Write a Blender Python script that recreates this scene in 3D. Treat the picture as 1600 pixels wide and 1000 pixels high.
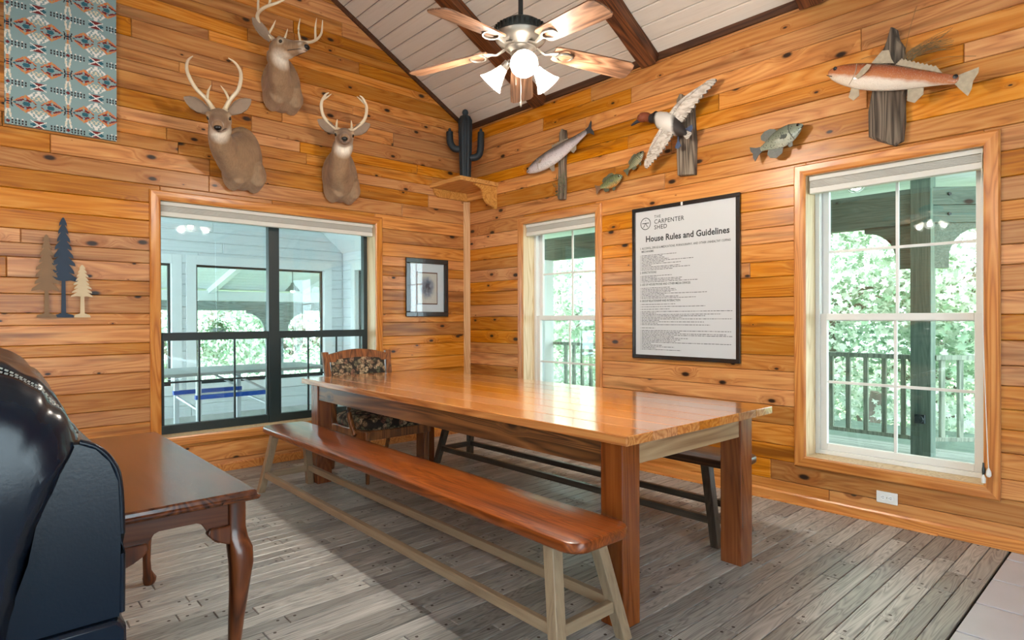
import bpy, bmesh, math, random
import numpy as np
from mathutils import Vector, Matrix, Euler, noise as mnoise

for o in list(bpy.data.objects):
    bpy.data.objects.remove(o)
SC = bpy.context.scene
COL = SC.collection
PI = math.pi
random.seed(7)

# ------------------------------------------------------------------ camera
CAM = Vector((5.357, -4.199, 1.27))
F_PX = 947.48
YAW, PITCH, ROLL = math.radians(42.292), math.radians(-0.198), math.radians(-0.1836)
_h = Vector((-math.cos(YAW), math.sin(YAW), 0)); _r = Vector((math.sin(YAW), math.cos(YAW), 0)); _u = Vector((0, 0, 1))
_h2 = _h*math.cos(PITCH)+_u*math.sin(PITCH); _u2 = _u*math.cos(PITCH)-_h*math.sin(PITCH)
_r3 = _r*math.cos(ROLL)+_u2*math.sin(ROLL); _u3 = _u2*math.cos(ROLL)-_r*math.sin(ROLL)
cd = bpy.data.cameras.new('camera'); cam = bpy.data.objects.new('camera', cd); COL.objects.link(cam)
cam.matrix_world = Matrix(((_r3.x, _u3.x, -_h2.x, CAM.x), (_r3.y, _u3.y, -_h2.y, CAM.y), (_r3.z, _u3.z, -_h2.z, CAM.z), (0, 0, 0, 1)))
cd.sensor_width = 36; cd.lens = F_PX/1600*36; cd.clip_start = 0.05; cd.clip_end = 200
SC.camera = cam

# ------------------------------------------------------------------ sky, sun, exposure
w = bpy.data.worlds.new('overcast_sky'); SC.world = w; w.use_nodes = True
nt = w.node_tree; nt.nodes.clear()
bg = nt.nodes.new('ShaderNodeBackground'); wo = nt.nodes.new('ShaderNodeOutputWorld')
bg.inputs[0].default_value = (0.80, 0.92, 1.0, 1); bg.inputs[1].default_value = 11.0
nt.links.new(bg.outputs[0], wo.inputs[0])
sd = bpy.data.lights.new('sun', 'SUN'); sd.energy = 20.0; sd.angle = math.radians(25); sd.color = (1, 0.97, 0.9)
sun = bpy.data.objects.new('sun', sd); COL.objects.link(sun)
sun.rotation_euler = Vector((-0.35, 0.45, -0.82)).to_track_quat('-Z', 'Y').to_euler()
SC.view_settings.view_transform = 'Standard'
SC.view_settings.look = 'None'
SC.view_settings.gamma = 1
SC.view_settings.use_curve_mapping = False
SC.view_settings.exposure = -0.08
BULB_W = 80.0

# ------------------------------------------------------------------ mesh helpers
class MB:
    def __init__(s):
        s.v = []; s.f = []
    def add(s, vs, fs):
        n = len(s.v); s.v += [tuple(p) for p in vs]; s.f += [tuple(i+n for i in f) for f in fs]
        return s
    def box(s, c, d, rot=None):
        hx, hy, hz = d[0]/2, d[1]/2, d[2]/2
        vs = [Vector((x*hx, y*hy, z*hz)) for x in (-1, 1) for y in (-1, 1) for z in (-1, 1)]
        if rot is not None:
            R = rot if isinstance(rot, Matrix) else Euler(rot).to_matrix()
            vs = [R @ q for q in vs]
        c = Vector(c)
        return s.add([q+c for q in vs], [(0, 1, 3, 2), (4, 6, 7, 5), (0, 4, 5, 1), (2, 3, 7, 6), (0, 2, 6, 4), (1, 5, 7, 3)])
    def bb(s, x0, x1, y0, y1, z0, z1):
        return s.box(((x0+x1)/2, (y0+y1)/2, (z0+z1)/2), (abs(x1-x0), abs(y1-y0), abs(z1-z0)))
    def prism(s, poly, a, b, fn):
        """extrude a 2-D polygon between a and b; fn(u, v, t) -> xyz"""
        n = len(poly)
        vs = [fn(u, v, a) for u, v in poly]+[fn(u, v, b) for u, v in poly]
        fs = [tuple(range(n))[::-1], tuple(range(n, 2*n))]+[(i, (i+1) % n, n+(i+1) % n, n+i) for i in range(n)]
        return s.add(vs, fs)
    def rings(s, rs, closed=False, cap=True):
        n = len(rs[0]); vs = [p for r in rs for p in r]; m = len(rs); fs = []
        for i in range(m if closed else m-1):
            j = (i+1) % m
            for k in range(n):
                l = (k+1) % n
                fs.append((i*n+k, i*n+l, j*n+l, j*n+k))
        if cap and not closed:
            fs.append(tuple(range(n))[::-1]); fs.append(tuple((m-1)*n+k for k in range(n)))
        return s.add(vs, fs)
    def loft(s, path, rx, ry=None, up=(0, 0, 1), n=10, cap=True, power=2.0):
        path = [Vector(p) for p in path]; m = len(path); up = Vector(up); rs = []
        ry = ry or rx
        for i, p in enumerate(path):
            t = (path[min(i+1, m-1)]-path[max(i-1, 0)]).normalized()
            sd = t.cross(up)
            if sd.length < 1e-4: sd = t.cross(Vector((1, 0, 0)))
            sd.normalize(); u = sd.cross(t)
            ring = []
            for k in range(n):
                a = 2*PI*k/n; c, q = math.cos(a), math.sin(a)
                if power != 2.0:
                    c = math.copysign(abs(c)**(2/power), c); q = math.copysign(abs(q)**(2/power), q)
                ring.append(p+sd*rx[i]*c+u*ry[i]*q)
            rs.append(ring)
        return s.rings(rs, cap=cap)
    def tube(s, path, r, n=8, up=(0, 0, 1)):
        rr = [r]*len(path) if not isinstance(r, (list, tuple)) else list(r)
        return s.loft(path, rr, rr, up, n)
    def lathe(s, prof, c=(0, 0, 0), n=24, R=None, cap=True):
        c = Vector(c); rs = []
        for r, z in prof:
            ring = [Vector((r*math.cos(2*PI*k/n), r*math.sin(2*PI*k/n), z)) for k in range(n)]
            if R is not None: ring = [R @ q for q in ring]
            rs.append([q+c for q in ring])
        return s.rings(rs, cap=cap)
    def mesh(s, name):
        me = bpy.data.meshes.new(name); me.from_pydata(s.v, [], s.f); me.validate(); 
        bm = bmesh.new(); bm.from_mesh(me); bmesh.ops.recalc_face_normals(bm, faces=bm.faces); bm.to_mesh(me); bm.free()
        return me

def link(name, me, m=None, parent=None, smooth=False, bevel=0, seg=2, angle=40):
    o = bpy.data.objects.new(name, me); COL.objects.link(o)
    if m is not None:
        me.materials.clear(); me.materials.append(m)
    if parent is not None: o.parent = parent
    if smooth:
        if smooth is True: smooth = 60
        me.polygons.foreach_set('use_smooth', [True]*len(me.polygons))
        try: me.set_sharp_from_angle(angle=math.radians(smooth))
        except Exception: pass
    if bevel:
        md = o.modifiers.new('bevel', 'BEVEL'); md.width = bevel; md.segments = seg; md.limit_method = 'ANGLE'; md.angle_limit = math.radians(angle)
    return o
def part(name, mb, m, parent=None, **k):
    return link(name, mb.mesh(name), m, parent, **k)
def empty(name, loc=(0, 0, 0), rot=(0, 0, 0)):
    o = bpy.data.objects.new(name, None); COL.objects.link(o); o.location = loc; o.rotation_euler = rot
    o.empty_display_size = 0.1
    return o
def tag(o, label, cat, group=None):
    o['label'] = label; o['category'] = cat
    if group: o['group'] = group
    return o
def struct(o, label=None):
    o['kind'] = 'structure'
    if label: o['label'] = label
    return o
def copy_tree(o, parent=None):
    c = o.copy(); COL.objects.link(c); c.parent = parent
    for ch in list(o.children): copy_tree(ch, c)
    return c
def bez(pts, n=6):
    """Catmull-Rom through points"""
    P = [Vector(p) for p in pts]; out = []
    for i in range(len(P)-1):
        p0, p1, p2, p3 = P[max(i-1, 0)], P[i], P[i+1], P[min(i+2, len(P)-1)]
        for k in range(n):
            t = k/n
            out.append(0.5*((2*p1)+(p2-p0)*t+(2*p0-5*p1+4*p2-p3)*t*t+(3*p1-p0-3*p2+p3)*t**3))
    out.append(P[-1]); return out
def lerp_list(vals, n):
    out = []
    m = len(vals)-1
    for i in range(n):
        t = i/(n-1)*m; k = min(int(t), m-1); out.append(vals[k]+(vals[k+1]-vals[k])*(t-k))
    return out

# ------------------------------------------------------------------ materials
def srgb(r, g, b):
    f = lambda c: (c/255/12.92) if c/255 <= 0.04045 else ((c/255+0.055)/1.055)**2.4
    return (f(r), f(g), f(b), 1)
def newmat(name):
    m = bpy.data.materials.new(name); m.use_nodes = True; t = m.node_tree
    return m, t, t.nodes['Principled BSDF'], t.nodes.new, t.links.new
def simple(name, col, rough=0.5, metal=0.0, var=0.15, scale=8, bump=0.0, bscale=60, coat=0, spec=0.5):
    m, t, p, N, L = newmat(name)
    tc = N('ShaderNodeTexCoord'); nz = N('ShaderNodeTexNoise'); nz.inputs['Scale'].default_value = scale; nz.inputs['Detail'].default_value = 4
    L(tc.outputs['Object'], nz.inputs['Vector'])
    mx = N('ShaderNodeMix'); mx.data_type = 'RGBA'
    c = Vector(col[:3])
    mx.inputs[6].default_value = (*(c*(1-var)), 1); mx.inputs[7].default_value = (*[min(1, q) for q in (c*(1+var))], 1)
    L(nz.outputs['Fac'], mx.inputs[0]); L(mx.outputs[2], p.inputs['Base Color'])
    p.inputs['Roughness'].default_value = rough; p.inputs['Metallic'].default_value = metal
    p.inputs['Coat Weight'].default_value = coat; p.inputs['Specular IOR Level'].default_value = spec
    if bump:
        n2 = N('ShaderNodeTexNoise'); n2.inputs['Scale'].default_value = bscale; n2.inputs['Detail'].default_value = 5
        L(tc.outputs['Object'], n2.inputs['Vector'])
        b = N('ShaderNodeBump'); b.inputs['Strength'].default_value = bump; b.inputs['Distance'].default_value = 0.01
        L(n2.outputs['Fac'], b.inputs['Height']); L(b.outputs[0], p.inputs['Normal'])
    return m
def ramp(N, stops):
    r = N('ShaderNodeValToRGB'); e = r.color_ramp.elements
    while len(e) > 1: e.remove(e[-1])
    e[0].position = stops[0][0]; e[0].color = stops[0][1]
    for q, c in stops[1:]:
        x = e.new(q); x.color = c
    return r
def wood(name, light, mid, dark, rough=0.35, sat=None, axis='X', grain=1.0, knots=0.0, ringsc=1.0, vary=0.35, streak=0.5, coat=0.0, bump=0.15, spec=0.4, ring_mix=0.45, crack=0.0, plane='XZ'):
    """long-grained wood; grain runs along the object's local axis"""
    m, t, p, N, L = newmat(name)
    tc = N('ShaderNodeTexCoord'); oi = N('ShaderNodeObjectInfo')
    off = N('ShaderNodeVectorMath'); off.operation = 'SCALE'; off.inputs[0].default_value = (37.1, 91.7, 53.3); L(oi.outputs['Random'], off.inputs['Scale'])
    ad = N('ShaderNodeVectorMath'); ad.operation = 'ADD'; L(tc.outputs['Object'], ad.inputs[0]); L(off.outputs[0], ad.inputs[1])
    k = {'X': 0, 'Y': 1, 'Z': 2}[axis]
    def mp(along, across):
        q = N('ShaderNodeMapping'); sc = [across]*3; sc[k] = along; q.inputs['Scale'].default_value = sc
        return q
    src = ad.outputs[0]
    knotf = None
    if knots > 0:
        sx_ = N('ShaderNodeSeparateXYZ'); L(src, sx_.inputs[0]); cx_ = N('ShaderNodeCombineXYZ'); other = [i for i in range(3) if 'XYZ'[i] in plane and i != k][0]
        L(sx_.outputs[k], cx_.inputs[0]); L(sx_.outputs[other], cx_.inputs[1])
        mk = N('ShaderNodeMapping'); mk.inputs['Scale'].default_value = (3.0*knots, 6.0*knots, 1)
        L(cx_.outputs[0], mk.inputs['Vector'])
        vo = N('ShaderNodeTexVoronoi'); vo.voronoi_dimensions = '2D'; vo.inputs['Scale'].default_value = 1.0; vo.inputs['Randomness'].default_value = 1.0
        L(mk.outputs[0], vo.inputs['Vector'])
        sp = N('ShaderNodeSeparateColor'); L(vo.outputs['Color'], sp.inputs[0])
        # knot radius grows with the cell's own random value; most cells have none
        rad = N('ShaderNodeMapRange'); rad.inputs['From Min'].default_value = 0.42; rad.inputs['From Max'].default_value = 1.0
        rad.inputs['To Min'].default_value = 0.0; rad.inputs['To Max'].default_value = 0.115; L(sp.outputs[0], rad.inputs['Value'])
        dv = N('ShaderNodeMath'); dv.operation = 'DIVIDE'; L(vo.outputs['Distance'], dv.inputs[0])
        am = N('ShaderNodeMath'); am.operation = 'ADD'; am.inputs[1].default_value = 0.0005; L(rad.outputs[0], am.inputs[0]); L(am.outputs[0], dv.inputs[1])
        kr = N('ShaderNodeMapRange'); kr.interpolation_type = 'SMOOTHSTEP'
        kr.inputs['From Min'].default_value = 0.55; kr.inputs['From Max'].default_value = 1.35; kr.inputs['To Min'].default_value = 1.0; kr.inputs['To Max'].default_value = 0.0
        L(dv.outputs[0], kr.inputs['Value']); knotf = kr.outputs[0]
        halo = N('ShaderNodeMapRange'); halo.interpolation_type = 'SMOOTHSTEP'
        halo.inputs['From Min'].default_value = 0.8; halo.inputs['From Max'].default_value = 4.5; halo.inputs['To Min'].default_value = 1.0; halo.inputs['To Max'].default_value = 0.0
        L(dv.outputs[0], halo.inputs['Value'])
        # push the grain aside around a knot
        hz = N('ShaderNodeVectorMath'); hz.operation = 'SCALE'; d = [0.035]*3; d[k] = 0; hz.inputs[0].default_value = d; L(halo.outputs[0], hz.inputs['Scale'])
        a2 = N('ShaderNodeVectorMath'); a2.operation = 'ADD'; L(src, a2.inputs[0]); L(hz.outputs[0], a2.inputs[1]); src = a2.outputs[0]
    m1 = mp(0.9*grain, 26*grain); L(src, m1.inputs['Vector'])
    n1 = N('ShaderNodeTexNoise'); n1.inputs['Scale'].default_value = 2.2; n1.inputs['Detail'].default_value = 7; n1.inputs['Roughness'].default_value = 0.62; n1.inputs['Distortion'].default_value = 0.4
    L(m1.outputs[0], n1.inputs['Vector'])
    m2 = mp(0.55*ringsc, 7.5*ringsc); L(src, m2.inputs['Vector'])
    n2 = N('ShaderNodeTexNoise'); n2.inputs['Scale'].default_value = 1.0; n2.inputs['Detail'].default_value = 1.5; n2.inputs['Distortion'].default_value = 0.6
    L(m2.outputs[0], n2.inputs['Vector'])
    mu = N('ShaderNodeMath'); mu.operation = 'MULTIPLY'; mu.inputs[1].default_value = 13.0; L(n2.outputs['Fac'], mu.inputs[0])
    pg = N('ShaderNodeMath'); pg.operation = 'PINGPONG'; pg.inputs[1].default_value = 0.5; L(mu.outputs[0], pg.inputs[0])
    m2x = N('ShaderNodeMath'); m2x.operation = 'MULTIPLY'; m2x.inputs[1].default_value = 2.0; L(pg.outputs[0], m2x.inputs[0])
    mxg = N('ShaderNodeMix'); mxg.inputs[0].default_value = ring_mix; L(n1.outputs['Fac'], mxg.inputs[2]); L(m2x.outputs[0], mxg.inputs[3])
    rp = ramp(N, [(0.18, dark), (0.45, mid), (0.78, light)]); L(mxg.outputs[0], rp.inputs[0])
    # one tone per piece
    hs = N('ShaderNodeHueSaturation')
    mr = N('ShaderNodeMapRange'); mr.inputs['To Min'].default_value = 1-vary; mr.inputs['To Max'].default_value = 1+vary*0.75; L(oi.outputs['Random'], mr.inputs['Value']); L(mr.outputs[0], hs.inputs['Value'])
    wn = N('ShaderNodeTexWhiteNoise'); wn.noise_dimensions = '1D'; L(oi.outputs['Random'], wn.inputs['W'])
    mr2 = N('ShaderNodeMapRange'); mr2.inputs['To Min'].default_value = 1-(vary*0.4 if sat is None else sat); mr2.inputs['To Max'].default_value = 1+(vary*0.3 if sat is None else sat); L(wn.outputs['Value'], mr2.inputs['Value']); L(mr2.outputs[0], hs.inputs['Saturation'])
    L(rp.outputs[0], hs.inputs['Color'])
    col = hs.outputs[0]
    # long dark mineral streaks
    if streak > 0:
        m3 = mp(0.7, 9.0); L(src, m3.inputs['Vector'])
        n3 = N('ShaderNodeTexNoise'); n3.inputs['Scale'].default_value = 1.3; n3.inputs['Detail'].default_value = 5; L(m3.outputs[0], n3.inputs['Vector'])
        r3 = N('ShaderNodeMapRange'); r3.inputs['From Min'].default_value = 0.57; r3.inputs['From Max'].default_value = 0.72; r3.inputs['To Max'].default_value = streak; L(n3.outputs['Fac'], r3.inputs['Value'])
        x3 = N('ShaderNodeMix'); x3.data_type = 'RGBA'; x3.inputs[7].default_value = tuple(c*0.55 for c in dark[:3])+(1,); L(r3.outputs[0], x3.inputs[0]); L(col, x3.inputs[6]); col = x3.outputs[2]
    if knotf is not None:
        hx = N('ShaderNodeMix'); hx.data_type = 'RGBA'; hx.inputs[7].default_value = dark
        hm = N('ShaderNodeMath'); hm.operation = 'MULTIPLY'; hm.inputs[1].default_value = 0.45; L(halo.outputs[0], hm.inputs[0])
        L(hm.outputs[0], hx.inputs[0]); L(col, hx.inputs[6])
        kx = N('ShaderNodeMix'); kx.data_type = 'RGBA'; kx.inputs[7].default_value = (0.022, 0.009, 0.005, 1); L(knotf, kx.inputs[0]); L(hx.outputs[2], kx.inputs[6]); col = kx.outputs[2]
    if crack > 0:
        m4 = mp(1.2, 22.0); L(src, m4.inputs['Vector'])
        n4 = N('ShaderNodeTexNoise'); n4.inputs['Scale'].default_value = 2.0; n4.inputs['Detail'].default_value = 3; L(m4.outputs[0], n4.inputs['Vector'])
        r4 = N('ShaderNodeMapRange'); r4.inputs['From Min'].default_value = 0.30; r4.inputs['From Max'].default_value = 0.42; r4.inputs['To Min'].default_value = crack; r4.inputs['To Max'].default_value = 0; L(n4.outputs['Fac'], r4.inputs['Value'])
        x4 = N('ShaderNodeMix'); x4.data_type = 'RGBA'; x4.inputs[7].default_value = (0.02, 0.015, 0.01, 1); L(r4.outputs[0], x4.inputs[0]); L(col, x4.inputs[6]); col = x4.outputs[2]
    L(col, p.inputs['Base Color'])
    p.inputs['Roughness'].default_value = rough; p.inputs['Coat Weight'].default_value = coat; p.inputs['Coat Roughness'].default_value = 0.12
    p.inputs['Specular IOR Level'].default_value = spec
    b = N('ShaderNodeBump'); b.inputs['Strength'].default_value = bump; b.inputs['Distance'].default_value = 0.004
    L(n1.outputs['Fac'], b.inputs['Height']); L(b.outputs[0], p.inputs['Normal'])
    return m
def emit(name, col, strength):
    m, t, p, N, L = newmat(name)
    p.inputs['Base Color'].default_value = (*col[:3], 1); p.inputs['Emission Color'].default_value = (*col[:3], 1); p.inputs['Emission Strength'].default_value = strength
    return m
def glass(name, tint=(0.93, 0.97, 0.97), refl=0.10, rough=0.0):
    m, t, p, N, L = newmat(name); t.nodes.remove(p); out = t.nodes['Material Output']
    tr = N('ShaderNodeBsdfTransparent'); tr.inputs[0].default_value = (*tint, 1)
    gl = N('ShaderNodeBsdfGlossy'); gl.inputs['Roughness'].default_value = rough; gl.inputs[0].default_value = (1, 1, 1, 1)
    lw = N('ShaderNodeLayerWeight'); lw.inputs[0].default_value = 0.5
    pw = N('ShaderNodeMath'); pw.operation = 'POWER'; pw.inputs[1].default_value = 4.5; L(lw.outputs['Facing'], pw.inputs[0])
    ma = N('ShaderNodeMath'); ma.operation = 'MULTIPLY_ADD'; ma.inputs[1].default_value = 0.9; ma.inputs[2].default_value = refl*0.5; ma.use_clamp = True; L(pw.outputs[0], ma.inputs[0])
    mx = N('ShaderNodeMixShader'); L(ma.outputs[0], mx.inputs[0]); L(tr.outputs[0], mx.inputs[1]); L(gl.outputs[0], mx.inputs[2]); L(mx.outputs[0], out.inputs[0])
    return m
def zramp(name, stops, axis=2, lo=-0.1, hi=0.1, rough=0.35, spots=0, spotcol=(0.03, 0.03, 0.03, 1), spotscale=60, bars=0, barcol=(0.02, 0.03, 0.02, 1), scales=0.2, coat=0.3, noise_amt=0.25):
    """colour of an animal's coat or skin along one local axis, with spots, bars and scale relief"""
    m, t, p, N, L = newmat(name)
    tc = N('ShaderNodeTexCoord'); sp = N('ShaderNodeSeparateXYZ'); L(tc.outputs['Object'], sp.inputs[0])
    nz = N('ShaderNodeTexNoise'); nz.inputs['Scale'].default_value = 14; nz.inputs['Detail'].default_value = 4; L(tc.outputs['Object'], nz.inputs['Vector'])
    mr = N('ShaderNodeMapRange'); mr.inputs['From Min'].default_value = lo; mr.inputs['From Max'].default_value = hi; L(sp.outputs[axis], mr.inputs['Value'])
    ma = N('ShaderNodeMath'); ma.operation = 'MULTIPLY_ADD'; ma.inputs[1].default_value = noise_amt; L(nz.outputs['Fac'], ma.inputs[0])
    sb = N('ShaderNodeMath'); sb.operation = 'SUBTRACT'; sb.inputs[1].default_value = noise_amt/2; L(mr.outputs[0], sb.inputs[0]); L(sb.outputs[0], ma.inputs[2])
    rp = ramp(N, stops); L(ma.outputs[0], rp.inputs[0]); col = rp.outputs[0]
    if bars:
        wv = N('ShaderNodeTexWave'); wv.bands_direction = 'X'; wv.inputs['Scale'].default_value = bars; wv.inputs['Distortion'].default_value = 4; wv.inputs['Detail'].default_value = 3; L(tc.outputs['Object'], wv.inputs['Vector'])
        r2 = N('ShaderNodeMapRange'); r2.inputs['From Min'].default_value = 0.5; r2.inputs['From Max'].default_value = 0.8; r2.inputs['To Max'].default_value = 0.75; L(wv.outputs['Fac'], r2.inputs['Value'])
        x = N('ShaderNodeMix'); x.data_type = 'RGBA'; x.inputs[7].default_value = barcol; L(r2.outputs[0], x.inputs[0]); L(col, x.inputs[6]); col = x.outputs[2]
    if spots:
        vo = N('ShaderNodeTexVoronoi'); vo.inputs['Scale'].default_value = spotscale; L(tc.outputs['Object'], vo.inputs['Vector'])
        r2 = N('ShaderNodeMapRange'); r2.inputs['From Min'].default_value = 0.18; r2.inputs['From Max'].default_value = 0.34; r2.inputs['To Min'].default_value = spots; r2.inputs['To Max'].default_value = 0; L(vo.outputs['Distance'], r2.inputs['Value'])
        x = N('ShaderNodeMix'); x.data_type = 'RGBA'; x.inputs[7].default_value = spotcol; L(r2.outputs[0], x.inputs[0]); L(col, x.inputs[6]); col = x.outputs[2]
    L(col, p.inputs['Base Color']); p.inputs['Roughness'].default_value = rough; p.inputs['Coat Weight'].default_value = coat
    if scales:
        vo = N('ShaderNodeTexVoronoi'); vo.inputs['Scale'].default_value = 130; L(tc.outputs['Object'], vo.inputs['Vector'])
        b = N('ShaderNodeBump'); b.inputs['Strength'].default_value = scales; b.inputs['Distance'].default_value = 0.004; L(vo.outputs['Distance'], b.inputs['Height']); L(b.outputs[0], p.inputs['Normal'])
    return m

M = {}
M['pine'] = wood('pine_board', srgb(212, 154, 86), srgb(194, 124, 56), srgb(144, 78, 28), rough=0.33, knots=1.0, vary=0.27, streak=0.75, spec=0.45, ring_mix=0.28, grain=0.8, bump=0.08, sat=0.10)
M['pine_l'] = M['pine']
M['casing'] = wood('casing_pine_x', srgb(214, 148, 76), srgb(198, 124, 54), srgb(166, 94, 38), rough=0.28, vary=0.12, streak=0.1, spec=0.5)
M['casing_z'] = wood('casing_pine_z', srgb(214, 148, 76), srgb(198, 124, 54), srgb(166, 94, 38), rough=0.28, axis='Z', vary=0.12, streak=0.1, spec=0.5)
M['backing'] = simple('wall_backing', srgb(48, 26, 14), 0.9)
M['ceil'] = wood('ceiling_plank', srgb(220, 212, 200), srgb(216, 207, 195), srgb(206, 196, 183), rough=0.55, vary=0.05, streak=0.0, ring_mix=0.2, bump=0.05)
M['whiteplank'] = wood('white_plank', srgb(232, 236, 238), srgb(225, 230, 232), srgb(208, 214, 216), rough=0.5, vary=0.04, streak=0.0, ring_mix=0.2, bump=0.05)
M['trimdark'] = wood('dark_trim', srgb(92, 56, 34), srgb(74, 44, 27), srgb(48, 27, 16), rough=0.5, vary=0.1, streak=0.2)
M['rafter'] = wood('rough_rafter', srgb(132, 78, 40), srgb(96, 53, 27), srgb(44, 22, 12), rough=0.55, axis='Z', vary=0.1, streak=0.7, grain=0.8, bump=0.6, crack=0.5)
M['floor'] = wood('grey_oak_strip', srgb(184, 184, 181), srgb(154, 154, 152), srgb(92, 92, 93), rough=0.36, axis='Y', vary=0.36, streak=0.12, ringsc=2.6, ring_mix=0.34, spec=0.45, bump=0.06, sat=0.25)
M['tile'] = simple('grey_floor_tile', srgb(184, 188, 198), 0.35, var=0.12, scale=5)
M['grout'] = simple('tile_grout', srgb(46, 44, 42), 0.9)
M['plug'] = simple('nail_plug', srgb(58, 50, 44), 0.6)
M['black'] = simple('black_anodised_frame', srgb(34, 48, 50), 0.4, var=0.1)
M['vinyl'] = simple('white_vinyl', srgb(226, 226, 222), 0.4, var=0.03)
M['paintwhite'] = simple('white_paint', srgb(232, 234, 234), 0.5, var=0.03)
M['blind'] = simple('blind_fabric_white', srgb(214, 212, 204), 0.6, var=0.04)
M['jamb'] = wood('pale_jamb', srgb(226, 204, 168), srgb(214, 188, 148), srgb(190, 158, 116), rough=0.4, axis='Z', vary=0.05, streak=0.0)
M['glass'] = glass('window_glass')
M['glass2'] = glass('plain_glass', refl=0.07)
M['palepine'] = wood('pale_pine_trim', srgb(222, 178, 128), srgb(206, 156, 104), srgb(176, 122, 72), rough=0.5, axis='Z', vary=0.08, streak=0.1, knots=0.5, plane='YZ')
M['shelfpine'] = wood('shelf_pine', srgb(218, 164, 92), srgb(204, 144, 72), srgb(170, 110, 50), rough=0.42, vary=0.08, streak=0.0)
# ================================================================== THE SETTING
SLOPE = 0.56; EAVE = 3.40; RIDGE_Y = -3.84; TH = math.atan(SLOPE)
ROOM_X = 8.6; REAR_Y = -7.68

def clip(poly, a, b, c):
    out = []
    for i in range(len(poly)):
        p, q = poly[i], poly[(i+1) % len(poly)]
        dp, dq = a*p[0]+b*p[1]-c, a*q[0]+b*q[1]-c
        if dp <= 0: out.append(p)
        if dp*dq < 0:
            t = dp/(dp-dq); out.append((p[0]+(q[0]-p[0])*t, p[1]+(q[1]-p[1])*t))
    return out
def inset(poly, d):
    cx = sum(p[0] for p in poly)/len(poly); cz = sum(p[1] for p in poly)/len(poly)
    out = []
    for x, z in poly:
        dx, dz = x-cx, z-cz
        out.append((x-math.copysign(min(d, abs(dx)), dx), z-math.copysign(min(d, abs(dz)), dz)))
    return out
def area(poly):
    return abs(sum(poly[i][0]*poly[(i+1) % len(poly)][1]-poly[(i+1) % len(poly)][0]*poly[i][1] for i in range(len(poly))))/2
def board(name, poly, mat, parent, mtx, thick=0.02, cham=0.0045, jit=0.0014):
    """one board: polygon in (u, z), chamfered front facing local -y; mtx maps (u, 0, z) to the world"""
    if len(poly) < 3 or area(poly) < 0.0015: return None
    cx = sum(p[0] for p in poly)/len(poly); cz = sum(p[1] for p in poly)/len(poly)
    loc = [(p[0]-cx, p[1]-cz) for p in poly]; ins = inset(loc, cham); n = len(loc)
    mb = MB(); r = [[Vector((x, thick, z)) for x, z in loc], [Vector((x, cham, z)) for x, z in loc], [Vector((x, 0, z)) for x, z in ins]]
    mb.rings(r)
    o = link(name, mb.mesh(name), mat, parent)
    o.matrix_world = mtx @ Matrix.Translation((cx, random.uniform(0, jit), cz))
    return o
def courses(z0, z1, widths, seed):
    rnd = random.Random(seed); zs = [z0]
    while zs[-1] < z1-0.05: zs.append(min(z1, zs[-1]+rnd.choice(widths)))
    return zs
def lay(parent, mtx, u0, u1, zs, openings, mat, lens, seed, halves=(), gap=0.0026, name='board', **kw):
    rnd = random.Random(seed); cnt = 0
    for za, zb in zip(zs[:-1], zs[1:]):
        segs = [(u0, u1, za, zb)]
        for (ua, ub, oa, ob) in openings:
            new = []
            for (a, b, c, d) in segs:
                if b <= ua or a >= ub or d <= oa or c >= ob: new.append((a, b, c, d)); continue
                if a < ua: new.append((a, ua, c, d))
                if b > ub: new.append((ub, b, c, d))
                if c < oa: new.append((max(a, ua), min(b, ub), c, oa))
                if d > ob: new.append((max(a, ua), min(b, ub), ob, d))
            segs = new
        for (a, b, c, d) in segs:
            cuts = [a]; q = a+rnd.uniform(0.3, 1.0)*lens[1]
            while q < b-0.35: cuts.append(q); q += rnd.uniform(*lens)
            cuts.append(b)
            for x, y in zip(cuts[:-1], cuts[1:]):
                poly = [(x+gap/2, c+gap/2), (y-gap/2, c+gap/2), (y-gap/2, d-gap/2), (x+gap/2, d-gap/2)]
                for hp in halves: poly = clip(poly, *hp)
                if poly and board(name, poly, mat, parent, mtx, **kw): cnt += 1
    return cnt
ML = Matrix.Rotation(PI/2, 4, 'Z')          # wall in the plane x = 0: u -> world y, front faces +x
MR = Matrix.Identity(4)                      # wall in the plane y = 0: u -> world x, front faces -y
TR = Matrix.Translation

# openings (inner edge of the casing)
W1 = (-3.04, -1.156, 0.335, 2.20); W2 = (0.915, 1.855, 0.335, 2.21); W3 = (3.675, 4.63, 0.335, 2.215)
def backing_wall(name, mtx, u0, u1, z0, z1, opens, t0, t1, mat, halves=()):
    mb = MB(); us = sorted({u0, u1}|{q for o in opens for q in o[:2]}); 
    for a, b in zip(us[:-1], us[1:]):
        op = [o for o in opens if o[0] <= a and o[1] >= b]
        spans = [(z0, z1)]
        for o in op: spans = [s for c, d in spans for s in ((c, min(d, o[2])), (max(c, o[3]), d)) if s[1]-s[0] > 1e-4]
        for c, d in spans:
            poly = [(a, c), (b, c), (b, d), (a, d)]
            for hp in halves: poly = clip(poly, *hp)
            if len(poly) > 2: mb.prism(poly, t0, t1, lambda u, v, t: mtx @ Vector((u, t, v)))
    return part(name, mb, mat)
gab = [(-SLOPE, -1, 1e9)]
gable = [(SLOPE, 1, EAVE), (-SLOPE, 1, EAVE-2*SLOPE*RIDGE_Y)]       # z <= EAVE - SLOPE*y and the mirrored slope
def grow(o): return (o[0]-0.0125, o[1]+0.0125, o[2]-0.0125, o[3]+0.0125)
wall_left = struct(backing_wall('wall_left', ML, REAR_Y, 0.0, 0, 5.7, [grow(W1)], 0.021, 0.24, M['backing'], gable), 'knotty orange pine gable wall with the wide black window')
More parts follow.
